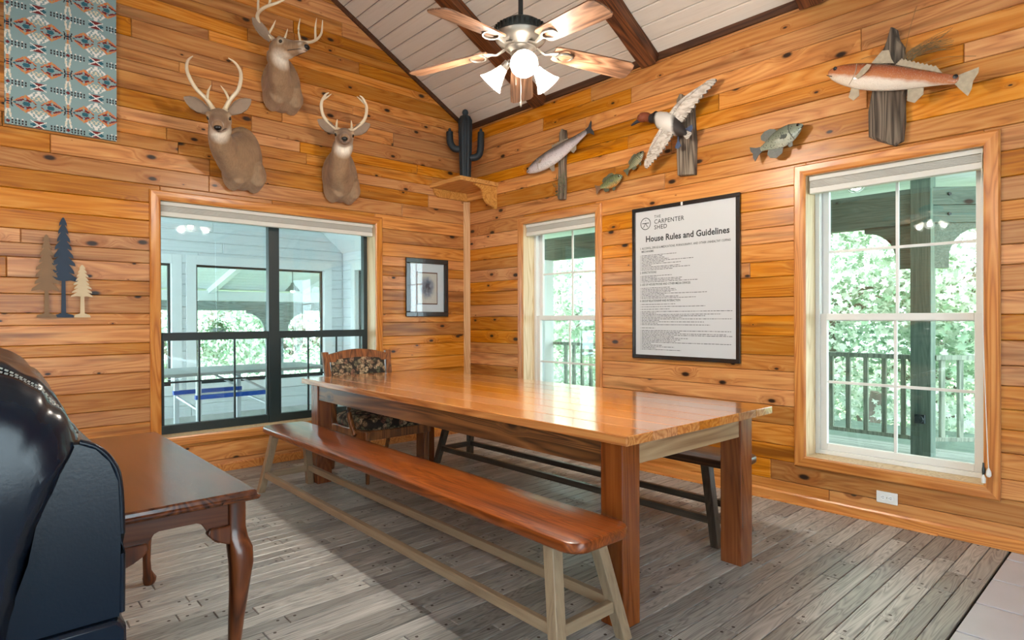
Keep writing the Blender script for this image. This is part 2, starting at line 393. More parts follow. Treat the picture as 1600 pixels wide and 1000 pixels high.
wall_right = struct(backing_wall('wall_right', MR, -0.24, ROOM_X, 0, EAVE+0.05, [grow(W2), grow(W3)], 0.021, 0.24, M['backing']), 'knotty orange pine side wall with two tall windows')
zsL = courses(0.0, 5.7, [0.085, 0.098, 0.112, 0.135, 0.14], 3)
nL = lay(wall_left, ML, -5.4, -0.001, zsL, [W1], M['pine'], (0.9, 2.9), 11, gable)
lay(wall_left, ML, REAR_Y, -5.4, zsL, [], M['pine'], (2.0, 2.3), 12, gable)
zsR = courses(0.0, EAVE, [0.11, 0.128, 0.137, 0.142], 5)
nR = lay(wall_right, MR, 0.001, 5.6, zsR, [W2, W3], M['pine'], (0.9, 3.2), 21)
lay(wall_right, MR, 5.6, ROOM_X, zsR, [], M['pine'], (3.0, 3.1), 22)

# the rest of the room behind the camera: pine walls with wide glazed openings
RW = [(4.0, 5.4, 0.3, 2.3), (6.4, 8.0, 0.1, 2.3)]
wall_rear = struct(backing_wall('wall_rear', TR((0, REAR_Y, 0)), 0, ROOM_X, 0, EAVE+0.05, RW, -0.2, 0.0, M['casing']), 'pine wall behind the camera')
SW = [(-7.0, -5.2, 0.3, 2.3), (-4.8, -2.6, 0.1, 2.4)]
wall_side = struct(backing_wall('wall_side', TR((ROOM_X, 0, 0)) @ Matrix.Rotation(PI/2, 4, 'Z'), REAR_Y, 0, 0, 5.6, SW, -0.2, 0.0, M['casing'], gable), 'pine gable wall behind the camera')
for i, (o, mt) in enumerate([(q, TR((0, REAR_Y-0.1, 0))) for q in RW]+[(q, TR((ROOM_X+0.1, 0, 0)) @ Matrix.Rotation(PI/2, 4, 'Z')) for q in SW]):
    wn = struct(empty('window_%d' % (i+5)), 'glazed opening behind the camera')
    g = MB(); g.prism([(o[0], o[2]), (o[1], o[2]), (o[1], o[3]), (o[0], o[3])], -0.003, 0.003, lambda u, v, t: mt @ Vector((u, t, v))); part('pane', g, M['glass2'], wn)
    f = MB()
    for (a, b, c, d) in ((o[0], o[0]+0.07, o[2], o[3]), (o[1]-0.07, o[1], o[2], o[3]), (o[0], o[1], o[2], o[2]+0.07), (o[0], o[1], o[3]-0.07, o[3]), ((o[0]+o[1])/2-0.03, (o[0]+o[1])/2+0.03, o[2], o[3])):
        f.prism([(a, c), (b, c), (b, d), (a, d)], -0.03, 0.03, lambda u, v, t: mt @ Vector((u, t, v)))
    part('frame', f, M['vinyl'], wn)

# ------------------------------------------------ ceiling: planks along x, two slopes
c, s_ = math.cos(TH), math.sin(TH); SL = -RIDGE_Y/c
MC = Matrix(((1, 0, 0, 0), (0, s_, -c, 0), (0, c, s_, EAVE), (0, 0, 0, 1)))
mb = MB()
mb2 = MB()
for (ya, yb) in ((0.25, RIDGE_Y), (REAR_Y-0.2, RIDGE_Y)):
    za = EAVE-SLOPE*ya if ya > RIDGE_Y else EAVE-SLOPE*(2*RIDGE_Y-ya); zb = EAVE-SLOPE*RIDGE_Y
    (mb if ya > RIDGE_Y else mb2).prism([(ya, za+0.022), (yb, zb+0.022), (yb, zb+0.16), (ya, za+0.16)], -0.2, ROOM_X+0.2, lambda u, v, t: Vector((t, u, v)))
ceiling = struct(part('ceiling', mb, M['backing']), 'vaulted ceiling of off-white tongue and groove planks')
part('rear_slope', mb2, M['ceil'], ceiling)
zc = [0.0]
while zc[-1] < SL: zc.append(min(SL, zc[-1]+0.142))
lay(ceiling, MC, 0.0, ROOM_X, zc, [], M['ceil'], (40, 41), 31, gap=0.006, name='plank', cham=0.006, thick=0.021)
# dark trim along the gable and the eave
t1 = MB(); t1.prism([(0, -0.04), (SL, -0.04), (SL, 0.0), (0, 0.0)], 0.0, 0.022, lambda u, v, t: MC @ Vector((t, v*1.0, u)))
struct(part('trim_1', t1, M['trimdark']), 'dark brown trim strip along the sloping gable edge')
t2 = MB(); t2.bb(0.0, ROOM_X, -0.022, 0.0, EAVE-0.045, EAVE+0.01)
struct(part('trim_2', t2, M['trimdark']), 'dark brown trim strip along the eave')
# rafters running up the slope
def rafter(x, label):
    mb = MB(); n = 24; rs = []
    rnd = random.Random(int(x*100))
    for i in range(n+1):
        s = i/n*SL; j = lambda: rnd.uniform(-0.004, 0.004)
        rs.append([MC @ Vector(q) for q in ((x-0.075+j(), 0.0, s), (x+0.075+j(), 0.0, s), (x+0.075+j(), -0.105+j(), s), (x-0.075+j(), -0.105+j(), s))])
    o = MB(); o.rings([[MC.inverted() @ q for q in r] for r in rs])
    ob = part('ceiling_beam', o, M['rafter'], bevel=0.01); ob.matrix_world = MC
    tag(ob, label, 'beam', 'rough beams under the sloping ceiling')
for x, l in ((1.185, 'rough dark ceiling beam running behind the fan blades'), (2.455, 'rough dark ceiling beam right of the ceiling fan'), (3.73, 'rough dark ceiling beam above the top edge of the picture')):
    rafter(x, l)
# corner trim strip below the corner shelf
t3 = MB(); t3.box((0.02, -0.02, 1.281), (0.075, 0.02, 2.562), (0, 0, PI/4))
struct(part('trim_3', t3, M['palepine'], bevel=0.003), 'narrow pale pine strip covering the wall corner')
# baseboards
def base(name, mtx, u0, u1, label):
    mb = MB(); mb.prism([(0, 0), (0.016, 0), (0.016, 0.058), (0.008, 0.07), (0, 0.07)], u0, u1, lambda u, v, t: mtx @ Vector((t, -u, v)))
    return struct(part(name, mb, M['casing'], bevel=0.002), label)
base('baseboard_left', ML, -5.4, -0.02, 'pine baseboard under the wide window'); base('baseboard_right', MR, 0.02, ROOM_X, 'pine baseboard under the tall windows')
q = MB(); q.prism([(0.016, 0), (0.030, 0), (0.027, 0.010), (0.016, 0.014)], 0.02, 4.42, lambda u, v, t: Vector((t, -u, v)))
struct(part('trim_4', q, M['casing']), 'thin shoe moulding along the baseboard')

# ------------------------------------------------ floor strips, plugs and tiles
fl = MB(); fl.bb(-0.24, 4.745, REAR_Y, 0.24, -0.2, -0.012); fl.bb(4.745, ROOM_X, REAR_Y, 0.24, -0.2, -0.0121)
floor = struct(part('floor', fl, M['grout']), 'grey weathered oak strip floor with a tiled edge')
def proj(P):
    d = Vector(P)-CAM; z = d.dot(_h2)
    return (800+F_PX*d.dot(_r3)/z, 500-F_PX*d.dot(_u3)/z, z) if z > 0.1 else None
rnd = random.Random(5); SWD = 0.0818; strips = []
for i in range(58):
    x1 = 4.742-i*SWD; x0 = max(0.0, x1-SWD)
    if x1-x0 < 0.01: break
    y = -rnd.uniform(0.1, 0.9); a = 0.0
    while a > REAR_Y:
        strips.append((x0, x1, max(y, REAR_Y), a)); a = y; y -= rnd.choice([0.25, 0.4, 0.55, 0.8, 1.0, 1.3])*rnd.uniform(0.8, 1.2)
def score(s):
    x0, x1, y0, y1 = s; best = 0
    ins = 0
    for k in range(5):
        p = proj(((x0+x1)/2, y0+(y1-y0)*k/4, 0))
        if p and -20 < p[0] < 1620 and 500 < p[1] < 1020: ins += 1; best = max(best, 1/p[2])
    return best*ins/5*(y1-y0)
strips.sort(key=score, reverse=True)
def strip_mesh(mb, x0, x1, y0, y1, g=0.0018, ch=0.0024, dz=0.0):
    a = [(x0+g, y0+g), (x1-g, y0+g), (x1-g, y1-g), (x0+g, y1-g)]; b = [(x0+g+ch, y0+g+ch), (x1-g-ch, y0+g+ch), (x1-g-ch, y1-g-ch), (x0+g+ch, y1-g-ch)]
    mb.rings([[Vector((x, y, -0.012)) for x, y in a], [Vector((x, y, dz-ch)) for x, y in a], [Vector((x, y, dz)) for x, y in b]])
for s in strips[:296]:
    cx, cy = (s[0]+s[1])/2, (s[2]+s[3])/2
    mb = MB(); strip_mesh(mb, s[0]-cx, s[1]-cx, s[2]-cy, s[3]-cy)
    o = part('floor_strip', mb, M['floor'], floor); o.location = (cx, cy, 0)
mb = MB()
for s in strips[296:]: strip_mesh(mb, *s)
o = part('floor_strip_field', mb, M['floor'], floor); o['kind'] = 'stuff'
pl = MB()
for (x0, x1, y0, y1) in strips:
    for yy in (y0+0.035, y1-0.035):
        if y1-y0 < 0.12: continue
        cx = x0+(x1-x0)*rnd.uniform(0.35, 0.65)
        pl.add([(cx+0.0075*math.cos(k*PI/3), yy+0.0075*math.sin(k*PI/3), 0.0004) for k in range(6)], [tuple(range(6))])
o = part('nail_plug', pl, M['plug'], floor); o['kind'] = 'stuff'
for i in range(8):
    for j in range(14):
        x0 = 4.75+i*0.46; y1 = -0.17-j*0.355+0.355*0.5*0
        if x0 > ROOM_X: continue
        yy1 = min(-0.02, y1+0.355)
        if i > 3 or j > 9: continue
        mb = MB(); hx, hy = 0.2245, (yy1-y1)/2-0.006
        mb.rings([[Vector((sx*hx, sy*hy, -0.012)) for sx, sy in ((-1, -1), (1, -1), (1, 1), (-1, 1))], [Vector((sx*hx, sy*hy, 0.002)) for sx, sy in ((-1, -1), (1, -1), (1, 1), (-1, 1))], [Vector((sx*(hx-0.003), sy*(hy-0.003), 0.004)) for sx, sy in ((-1, -1), (1, -1), (1, 1), (-1, 1))]])
        o = part('floor_tile', mb, M['tile'], floor); o.location = (x0+0.2275, (y1+yy1)/2, 0)

# ------------------------------------------------ windows
def casing(root, mtx, o, wd=0.075, proud=0.02):
    """mitred pine casing around opening o, in front of the wall face (local -y)"""
    a, b, c, d = o; prof = [(0.0, 0.6), (0.12, 1.0), (0.55, 0.9), (0.85, 0.72), (1.0, 0.45)]
    def side(p0, p1, q0, q1, m):
        # p = inner corners, q = outer corners
        mb = MB(); rs = []
        for P, Q in ((p0, q0), (p1, q1)):
            ring = [Vector((Q[0], 0, Q[1]))]+[Vector((Q[0]+(P[0]-Q[0])*t, -proud*h, Q[1]+(P[1]-Q[1])*t)) for t, h in prof]+[Vector((P[0], 0, P[1]))]
            rs.append([mtx @ v for v in ring])
        mb.rings(rs); cen = sum((Vector(v) for v in mb.v), Vector())/len(mb.v)
        mb.v = [tuple(Vector(v)-cen) for v in mb.v]
        ob = part('casing', mb, m, root); ob.location = cen
    I = [(a, c), (b, c), (b, d), (a, d)]; O = [(a-wd, c-wd), (b+wd, c-wd), (b+wd, d+wd), (a-wd, d+wd)]
    hm = M['casing'] if abs(mtx[0][0]) > 0.5 else M['casing_y']
    side(I[0], I[1], O[0], O[1], hm); side(I[1], I[2], O[1], O[2], M['casing_z']); side(I[2], I[3], O[2], O[3], hm); side(I[3], I[0], O[3], O[0], M['casing_z'])
M['casing_y'] = wood('casing_pine_y', srgb(214, 148, 76), srgb(198, 124, 54), srgb(166, 94, 38), rough=0.28, axis='Y', vary=0.12, streak=0.1, spec=0.5)
def rect(mb, mtx, a, b, c, d, t0, t1):
    mb.prism([(a, c), (b, c), (b, d), (a, d)], t0, t1, lambda u, v, t: mtx @ Vector((u, t, v)))
    return mb
def jambs(root, mtx, o, t1=0.24, mat=None):
    a, b, c, d = o
    for q in ((a-0.012, a, c, d), (b, b+0.012, c, d), (a, b, c-0.012, c), (a, b, d, d+0.012)):
        part('jamb', rect(MB(), mtx, *q, 0.0, t1), mat or M['jamb'], root)
def bar(root, mtx, q, t0, t1, mat, name='frame_bar', bevel=0.003):
    return part(name, rect(MB(), mtx, *q, t0, t1), mat, root, bevel=bevel)

# window 1: wide black slider
w1 = struct(empty('window_1'), 'wide black framed window looking into the white sunroom')
casing(w1, ML, W1); jambs(w1, ML, W1)
a, b, cz, d = W1; mid = (a+b)/2; t0, t1 = 0.16, 0.215
for q in ((a, a+0.04, cz, d), (b-0.04, b, cz, d), (a, b, cz, cz+0.07), (a, b, d-0.04, d)): bar(w1, ML, q, t0, t1, M['black'])
bar(w1, ML, (mid-0.048, mid+0.048, cz, d), t0-0.01, t1, M['black'], 'mullion')
for (p, q) in ((a+0.04, mid-0.048), (mid+0.048, b-0.04)):
    bar(w1, ML, (p, q, 1.092, 1.158), t0-0.005, t1, M['black'], 'meeting_rail')
    bar(w1, ML, (p, p+0.018, cz+0.07, 1.092), t0, t1-0.02, M['black'], 'sash_stile'); bar(w1, ML, (q-0.018, q, cz+0.07, 1.092), t0, t1-0.02, M['black'], 'sash_stile')
    for k in (1, 2):
        x = p+(q-p)*k/3; bar(w1, ML, (x-0.008, x+0.008, cz+0.07, 1.092), 0.18, 0.194, M['black'], 'muntin', 0.001)
    bar(w1, ML, (p, q, 0.742, 0.757), 0.181, 0.193, M['black'], 'muntin', 0.001)
    part('pane', rect(MB(), ML, p, q, cz+0.06, 1.10, 0.186, 0.189), M['glass'], w1)
    part('pane', MB().add([ML @ Vector(v) for v in ((p, 0.189, 1.15), (q, 0.189, 1.15), (q, 0.211, d-0.03), (p, 0.211, d-0.03), (p, 0.192, 1.15), (q, 0.192, 1.15), (q, 0.214, d-0.03), (p, 0.214, d-0.03))], [(0, 1, 2, 3), (7, 6, 5, 4), (0, 4, 5, 1), (1, 5, 6, 2), (2, 6, 7, 3), (3, 7, 4, 0)]), M['glass'], w1)

# windows 2 and 3: tall white double-hung
def hung(idx, o, label):
    r = struct(empty('window_%d' % idx), label); casing(r, MR, o); jambs(r, MR, o)
    a, b, cz, d = o; zm = 1.267
    for q in ((a, a+0.03, cz, d), (b-0.03, b, cz, d), (a+0.03, b-0.03, cz, cz+0.03), (a+0.03, b-0.03, d-0.03, d)): bar(r, MR, q, 0.15, 0.24, M['vinyl'])
    for (z0, z1, y0, nm) in ((cz+0.03, zm+0.025, 0.16, 'lower'), (zm-0.025, d-0.03, 0.20, 'upper')):
        p, q = a+0.03, b-0.03; st = 0.042
        for qq in ((p, p+st, z0, z1), (q-st, q, z0, z1), (p+st, q-st, z0, z0+0.045), (p+st, q-st, z1-0.045, z1)): bar(r, MR, qq, y0, y0+0.034, M['vinyl'], 'sash_rail', 0.004)
        xm = (p+q)/2; zz = (z0+z1)/2
        bar(r, MR, (xm-0.009, xm+0.009, z0+0.045, z1-0.045), y0+0.010, y0+0.024, M['vinyl'], 'muntin', 0.002)
        bar(r, MR, (p+st, q-st, zz-0.009, zz+0.009), y0+0.011, y0+0.023, M['vinyl'], 'muntin', 0.002)
        part('pane', rect(MB(), MR, p+st-0.005, q-st+0.005, z0+0.04, z1-0.04, y0+0.0255, y0+0.0285), M['glass'], r)
    return r
hung(2, W2, 'narrow looking tall white sash window between picture frame and rules board'); hung(3, W3, 'tall white sash window at the right')

# raised blinds
def blind(mtx, o, label, axis_y, cord=False, n=7):
    a, b, cz, d = o; t = 0.055
    r = empty('window_blind', mtx @ Vector(((a+b)/2, t, d-0.1)))
    inv = TR(-r.location) @ mtx
    tag(r, label, 'blind', 'raised window blinds')
    part('headrail', rect(MB(), inv, a+0.008, b-0.008, d-0.032, d-0.002, t-0.028, t+0.028), M['blind'], r, bevel=0.003)
    for k in range(n):
        z = d-0.036-k*0.0062; part('slat', rect(MB(), inv, a+0.012, b-0.012, z-0.0035, z, t-0.025, t+0.025), M['blind'], r)
    z = d-0.036-n*0.0062; part('bottom_rail', rect(MB(), inv, a+0.010, b-0.010, z-0.038, z, t-0.027, t+0.027), M['blind'], r, bevel=0.004)
    if cord:
        P = [inv @ Vector(v) for v in ((b-0.012, t-0.032, d-0.03), (b-0.01, 0.0, d-0.4), (b+0.002, -0.03, 1.2), (b+0.02, -0.035, 0.6), (b+0.028, -0.04, 0.43))]
        part('cord', MB().tube(bez(P, 8), 0.0022, 6), M['vinyl'], r)
        e = inv @ Vector((b+0.028, -0.04, 0.42)); tb = MB(); tb.lathe([(0.003, 0.02), (0.012, 0.0), (0.013, -0.02), (0.006, -0.03)], e, 10); tb.lathe([(0.003, 0.0), (0.011, -0.02), (0.01, -0.045)], e+Vector((-0.022, -0.004, -0.02)), 10); part('cord_tassel', tb, M['vinyl'], r)
        cl = MB(); cc = inv @ Vector((b+0.004, -0.024, 0.42)); cl.tube([cc+Vector((0, -0.012, -0.045)), cc+Vector((0, -0.014, 0)), cc+Vector((0, -0.012, 0.045))], [0.004, 0.007, 0.004]); cl.box(cc, (0.012, 0.03, 0.03)); part('cord_cleat', cl, M['black'], r)
blind(ML, W1, 'white blind raised to the top of the wide black window', True)
blind(MR, W2, 'white blind raised inside the middle sash window', False)
blind(MR, W3, 'white blind raised in the right window with a long pull cord', False, True)
# ================================================================== SUNROOM BEHIND THE WIDE WINDOW
FX = -3.32; SY = 0.165
SF = [(-1.91, -0.14, 0.41, 1.985), (-4.2, -2.2, 0.41, 1.985)]; SS = [(-2.9, -1.25, 0.41, 1.985)]
MF = TR((FX, 0, 0)) @ ML; MS = TR((0, SY, 0))
wf = struct(backing_wall('wall_sunroom_far', MF, -4.8, SY+0.15, -0.05, 3.0, SF, 0.013, 0.14, M['paintwhite']), 'white plank wall of the sunroom seen through the black window')
zsW = courses(0.0, 2.9, [0.14, 0.145], 9)
lay(wf, MF, -4.8, SY, zsW, SF, M['whiteplank'], (4.9, 5.0), 41, name='plank', gap=0.005, cham=0.008, thick=0.012)
ws = struct(backing_wall('wall_sunroom_side', MS, FX-0.13, -0.25, -0.05, 2.6, SS, 0.013, 0.14, M['paintwhite']), 'short white plank wall at the sunroom corner')
lay(ws, MS, FX, -0.25, zsW[:19], SS, M['whiteplank'], (4.0, 4.1), 42, name='plank', gap=0.005, cham=0.008, thick=0.012)
sh = MB(); us = [-4.8, W1[0], W1[1], SY]
for (a, b, c_, d_) in ((-4.8, W1[0], 0, 2.75), (W1[1], SY, 0, 2.3), (W1[0], W1[1], 0, W1[2]), (W1[0], W1[1], W1[3], 2.75)): sh.bb(-0.262, -0.242, a, b, c_, d_)
struct(part('wall_sunroom_near', sh, M['paintwhite']), 'white back of the pine wall on the sunroom side')
we = MB()  # end wall added out of view to cut the skylight in the sunroom
for q in ((FX-0.14, -3.0, -0.05, 2.78), (-0.5, -0.24, -0.05, 2.78), (-3.0, -0.5, -0.05, 0.2), (-3.0, -0.5, 2.4, 2.78)): we.bb(q[0], q[1], -4.95, -4.8, q[2], q[3])
struct(part('wall_sunroom_end_added', we, M['paintwhite']), 'unseen white end wall added to cut the skylight in the sunroom')
sf = MB(); sf.bb(FX, -0.24, -4.8, SY, -0.2, -0.03); sfl = struct(part('floor_sunroom', sf, M['grout']), 'pale tiled floor of the sunroom')
M['suntile'] = simple('sunroom_tile', srgb(176, 178, 172), 0.4, var=0.1)
mbt = MB(); mbt.box((0, 0, -0.015), (0.452, 0.452, 0.03)); sme = mbt.mesh('sunroom_tile')
for i in range(7):
    for j in range(11):
        o = link('floor_tile', sme, M['suntile'], sfl); o.location = (FX+0.23+i*0.457, SY-0.23-j*0.457, 0)
sc = MB(); prof = [(SY, 2.27), (SY-0.1, 2.36), (SY-0.42, 2.64), (SY-0.7, 2.72), (-4.8, 2.72)]
for (p, q) in zip(prof[:-1], prof[1:]): sc.prism([p, q, (q[0], q[1]+0.05), (p[0], p[1]+0.05)], FX-0.14, -0.24, lambda u, v, t: Vector((t, u, v)))
struct(part('ceiling_sunroom', sc, M['paintwhite']), 'white sloping ceiling of the sunroom')
def sun_window(idx, mtx, o, label):
    r = struct(empty('window_%d' % idx), label); a, b, c_, d_ = o
    for q in ((a-0.12, a, c_-0.12, d_+0.12), (b, b+0.12, c_-0.12, d_+0.12), (a, b, d_, d_+0.12), (a, b, c_-0.12, c_)): bar(r, mtx, q, -0.022, 0.0, M['paintwhite'], 'casing')
    for q in ((a, a+0.03, c_, d_), (b-0.03, b, c_, d_), (a, b, c_, c_+0.03), (a, b, d_-0.03, d_)): bar(r, mtx, q, 0.05, 0.09, M['black'], 'frame_bar')
    part('pane', rect(MB(), mtx, a, b, c_, d_, 0.07, 0.073), M['glass2'], r)
sun_window(4, MF, SF[0], 'large plain sunroom window onto the far porch'); sun_window(11, MF, SF[1], 'sunroom window at the left end of the white wall'); sun_window(13, TR((0, -4.8, 0)) @ Matrix.Rotation(PI, 4, 'Z'), (0.5, 3.0, 0.2, 2.4), 'unseen wide window added in the sunroom end wall to brighten the room')  # the end-wall window is added out of view to brighten the sunroom
sun_window(12, MS, SS[0], 'sunroom side window by the white corner')

# folding table in the sunroom
M['alu'] = simple('aluminium_tube', srgb(206, 210, 212), 0.35, 0.6, 0.05); M['blue'] = simple('blue_steel', srgb(22, 84, 178), 0.45, 0, 0.1); M['greytop'] = simple('grey_table_top', srgb(150, 158, 156), 0.5, 0, 0.08)
ft = tag(empty('folding_table', (-1.17, -2.0, 0)), 'grey folding table with aluminium legs and blue bars in the sunroom', 'table')
part('table_top', MB().bb(-0.42, 0.36, -0.85, 0.72, 0.735, 0.765), M['greytop'], ft, bevel=0.005)
for (x, y) in ((0.27, -0.53), (0.27, 0.12), (-0.28, -0.59), (-0.28, 0.01)):
    part('leg', MB().bb(x-0.02, x+0.02, y-0.022, y+0.022, 0, 0.735), M['alu'], ft, bevel=0.004)
for (x, y0, y1) in ((0.27, -0.53, 0.12), (-0.28, -0.59, 0.01)): part('blue_bar', MB().bb(x-0.022, x+0.022, y0-0.03, y1+0.03, 0.505, 0.545), M['blue'], ft)
for (x, y0, y1) in ((0.27, -0.12, 0.10), (-0.28, -0.2, 0.0)): part('brace', MB().tube([(x, y0-0.1, 0.73), (x, y1, 0.55)], 0.011, 8), M['alu'], ft)
for y0, y1 in ((-0.59, -0.53), (0.01, 0.12)): part('cross_bar', MB().tube([(-0.28, y0, 0.49), (0.27, y1, 0.40)], 0.014, 8), M['alu'], ft)

# ================================================================== FAR PORCH (x < -3.5)
M['greybeam'] = wood('grey_porch_beam_y', srgb(150, 162, 160), srgb(126, 140, 138), srgb(92, 106, 104), rough=0.7, axis='Y', vary=0.08, streak=0.2)
pf = MB(); pf.bb(-6.3, FX-0.14, -5, 3.2, -0.25, -0.08); struct(part('floor_porch_far', pf, M['greybeam']), 'deck of the far porch')
pc = MB(); pc.prism([(-6.4, 1.74), (FX-0.14, 2.40), (FX-0.14, 2.46), (-6.4, 1.80)], -5, 2.6, lambda u, v, t: Vector((u, t, v)))
pcl = struct(part('ceiling_porch_far', pc, M['paintwhite']), 'white plank underside of the far porch roof')
ang = math.atan((2.40-1.74)/(6.4-3.46)); 
for k in range(18):
    x0 = -6.38+k*0.162; z0 = 1.74+(x0+6.4)*math.tan(ang)
    o = part('plank', MB().box((0, 0, 0), (0.158/math.cos(ang), 7.2, 0.012)), M['whiteplank'], pcl); o.location = (x0+0.08, -1.2, z0+0.08*math.tan(ang)-0.008); o.rotation_euler = (0, -ang, 0)
for (y, x0, x1) in ((-0.95, -6.3, -3.6), (0.75, -6.3, -3.6)):
    mb = MB(); mb.box(((x0+x1)/2, y, 1.74+((x0+x1)/2+6.4)*math.tan(ang)-0.06), ((x1-x0)/math.cos(ang), 0.09, 0.09), (0, -ang, 0)); tag(part('roof_rafter', mb, M['paintwhite']), 'white rafter under the far porch roof, %s' % ('left of the pendant' if y < 0 else 'right of the pendant'), 'rafter')
tag(part('fascia_beam', MB().bb(-6.15, -6.05, -5, 2.6, 1.59, 1.76), M['paintwhite'], bevel=0.004), 'white beam along the far porch eave', 'beam')
def arch_bracket(mb, fn, r, w):
    """quarter-circle knee bracket: solid corner at (0, 0), reaching +u and -v"""
    poly = [(0, 0), (w, 0), (w, -0.05)]+[(w-r*math.sin(a), -0.05-r+r*math.cos(a)) for a in [PI/2*k/8 for k in range(1, 9)]]+[(w-r, -0.05-r-0.1), (0, -0.05-r-0.1)]
    return mb.prism(poly, -0.03, 0.03, fn)
fp = tag(empty('porch_post', (-6.1, 0.2, -0.08)), 'grey porch post with curved knee brackets beyond the sunroom', 'post')
part('post', MB().bb(-0.07, 0.07, -0.12, 0.12, 0, 1.5), M['greybeam'], fp, bevel=0.006)
part('beam', MB().bb(-0.07, 0.07, -4.2, 2.4, 1.50, 1.665), M['greybeam'], fp, bevel=0.006)
for sg in (-1, 1): part('bracket', arch_bracket(MB(), lambda u, v, t: Vector((t, sg*(0.12+u), 1.50+v)), 0.32, 0.42), M['greybeam'], fp)
# pendant lamp
M['lampgrey'] = simple('galvanised_lamp', srgb(120, 128, 128), 0.4, 0.7)
pdl = tag(empty('pendant_lamp', (-4.8, -0.01, 1.74)), 'small grey pendant lamp hanging under the far porch roof', 'lamp')
part('rod', MB().tube([(0, 0, 0.12), (0, 0, 0.33)], 0.008), M['lampgrey'], pdl)
part('lamp_shade', MB().lathe([(0.025, 0.14), (0.035, 0.10), (0.06, 0.075), (0.13, 0.0), (0.125, 0.0), (0.055, 0.07), (0.02, 0.09)], n=20), M['lampgrey'], pdl, smooth=True)
part('bulb', MB().lathe([(0.005, -0.03), (0.035, -0.012), (0.04, 0.015), (0.02, 0.05)], n=12), emit('porch_bulb', (1, 0.95, 0.85), 12), pdl, smooth=True)
# hanging fern
M['fern'] = simple('fern_green', srgb(112, 150, 92), 0.6, 0, 0.3, 20)
fe = tag(empty('hanging_fern', (-5.5, -1.0, 0.98)), 'hanging basket fern seen through the sunroom window', 'plant')
part('basket', MB().lathe([(0.06, 0), (0.13, 0.1), (0.14, 0.14), (0.12, 0.14)], n=14), M['lampgrey'], fe)
part('hanger', MB().tube([(0, 0, 0.14), (0, 0, 0.85)], 0.004, 5), M['lampgrey'], fe)
fm = MB(); rnd = random.Random(4)
for k in range(46):
    a = rnd.uniform(0, 2*PI); L_ = rnd.uniform(0.28, 0.46); up = rnd.uniform(0.1, 0.35); pts = []
    for j in range(7):
        t = j/6; pts.append(Vector((math.cos(a)*L_*t, math.sin(a)*L_*t, 0.14+up*t*1.6-0.62*t*t*L_/0.4)))
    sdv = Vector((-math.sin(a), math.cos(a), 0))
    for j in range(1, 7):
        for sg in (-1, 1):
            w_ = 0.05*(1-j/8); b_ = pts[j]; fm.add([b_, b_+sdv*sg*w_+Vector((0, 0, -0.02)), b_+(b_-pts[j-1])*0.45], [(0, 1, 2)])
o = part('fronds', fm, M['fern'], fe); o['kind'] = 'stuff'

# ================================================================== PORCH BEHIND THE TALL WINDOWS (y > 0.25)
M['tealwood'] = wood('grey_green_porch_wood', srgb(126, 142, 126), srgb(98, 116, 102), srgb(62, 80, 70), rough=0.7, axis='X', vary=0.12, streak=0.3, knots=0.6, ring_mix=0.15)
M['tealwood_z'] = wood('grey_green_post_wood', srgb(126, 142, 126), srgb(98, 116, 102), srgb(62, 80, 70), rough=0.7, axis='Z', vary=0.08, streak=0.3, ring_mix=0.15)
M['railwood'] = wood('weathered_rail', srgb(176, 184, 164), srgb(150, 160, 142), srgb(112, 122, 108), rough=0.75, axis='Z', vary=0.1, streak=0.2)
dk = MB(); dk.bb(-4.5, 7.5, 0.24, 4.6, -0.3, -0.111); deck = struct(part('floor_porch', dk, M['tealwood']), 'grey board deck of the porch')
M['deck'] = wood('deck_board', srgb(178, 182, 172), srgb(158, 162, 152), srgb(124, 128, 120), rough=0.7, vary=0.12, streak=0.2)
mbd = MB(); mbd.box((0, 0, -0.015), (12, 0.134, 0.03)); dme = mbd.mesh('deck_board')
for k in range(21):
    o = link('deck_board', dme, M['deck'], deck, bevel=0.004); o.location = (1.5, 0.32+k*0.14, -0.08)
cl = MB(); cl.bb(-4.5, 7.5, 0.25, 4.4, 2.64, 2.70); pcl2 = struct(part('ceiling_porch', cl, M['paintwhite']), 'white plank porch ceiling outside the tall windows')
mbd = MB(); mbd.box((0, 0, 0), (12, 0.146, 0.014)); dme = mbd.mesh('porch_plank')
for k in range(27):
    o = link('plank', dme, M['whiteplank'], pcl2, bevel=0.004); o.location = (1.5, 0.33+k*0.15, 2.633)
D45 = Vector((0.72, 0.69, 0)).normalized()
pp = tag(empty('porch_post', (3.69, 2.7, -0.08)), 'dark green-grey porch post with arched brackets outside the right window', 'post', 'porch posts')
part('post', MB().bb(-0.085, 0.085, -0.085, 0.085, 0, 2.72), M['tealwood_z'], pp, bevel=0.006)
part('bracket', arch_bracket(MB(), lambda u, v, t: Vector((-0.085-u, t, 2.25+v)), 0.28, 0.42), M['tealwood'], pp, bevel=0.004)
part('bracket', arch_bracket(MB(), lambda u, v, t: D45*(0.085+u)+Vector((0, 0, 2.25+v))+Vector((-D45.y, D45.x, 0))*t, 0.28, 0.42), M['tealwood'], pp, bevel=0.004)
ob = MB(); ob.box((0, -0.105, 0.37), (0.085, 0.04, 0.085)); ob.lathe([(0.036, -0.02), (0.036, 0.02)], (0, -0.125, 0.37), 16, Euler((PI/2, 0, 0)).to_matrix()); part('outlet_box', ob, M['black'], pp, bevel=0.006)
pb = tag(empty('porch_beam', (0, 2.7, 2.17)), 'heavy grey-green beam carried by the porch post, straight part', 'beam')
part('timber', MB().bb(-4.4, 3.69, -0.07, 0.07, 0, 0.34), M['tealwood'], pb, bevel=0.006)
pb2 = tag(empty('porch_beam', (3.69, 2.7, 2.17)), 'bolted grey-green beam turning away behind the right window', 'beam')
mt = Matrix.Rotation(math.atan2(D45.y, D45.x), 4, 'Z')
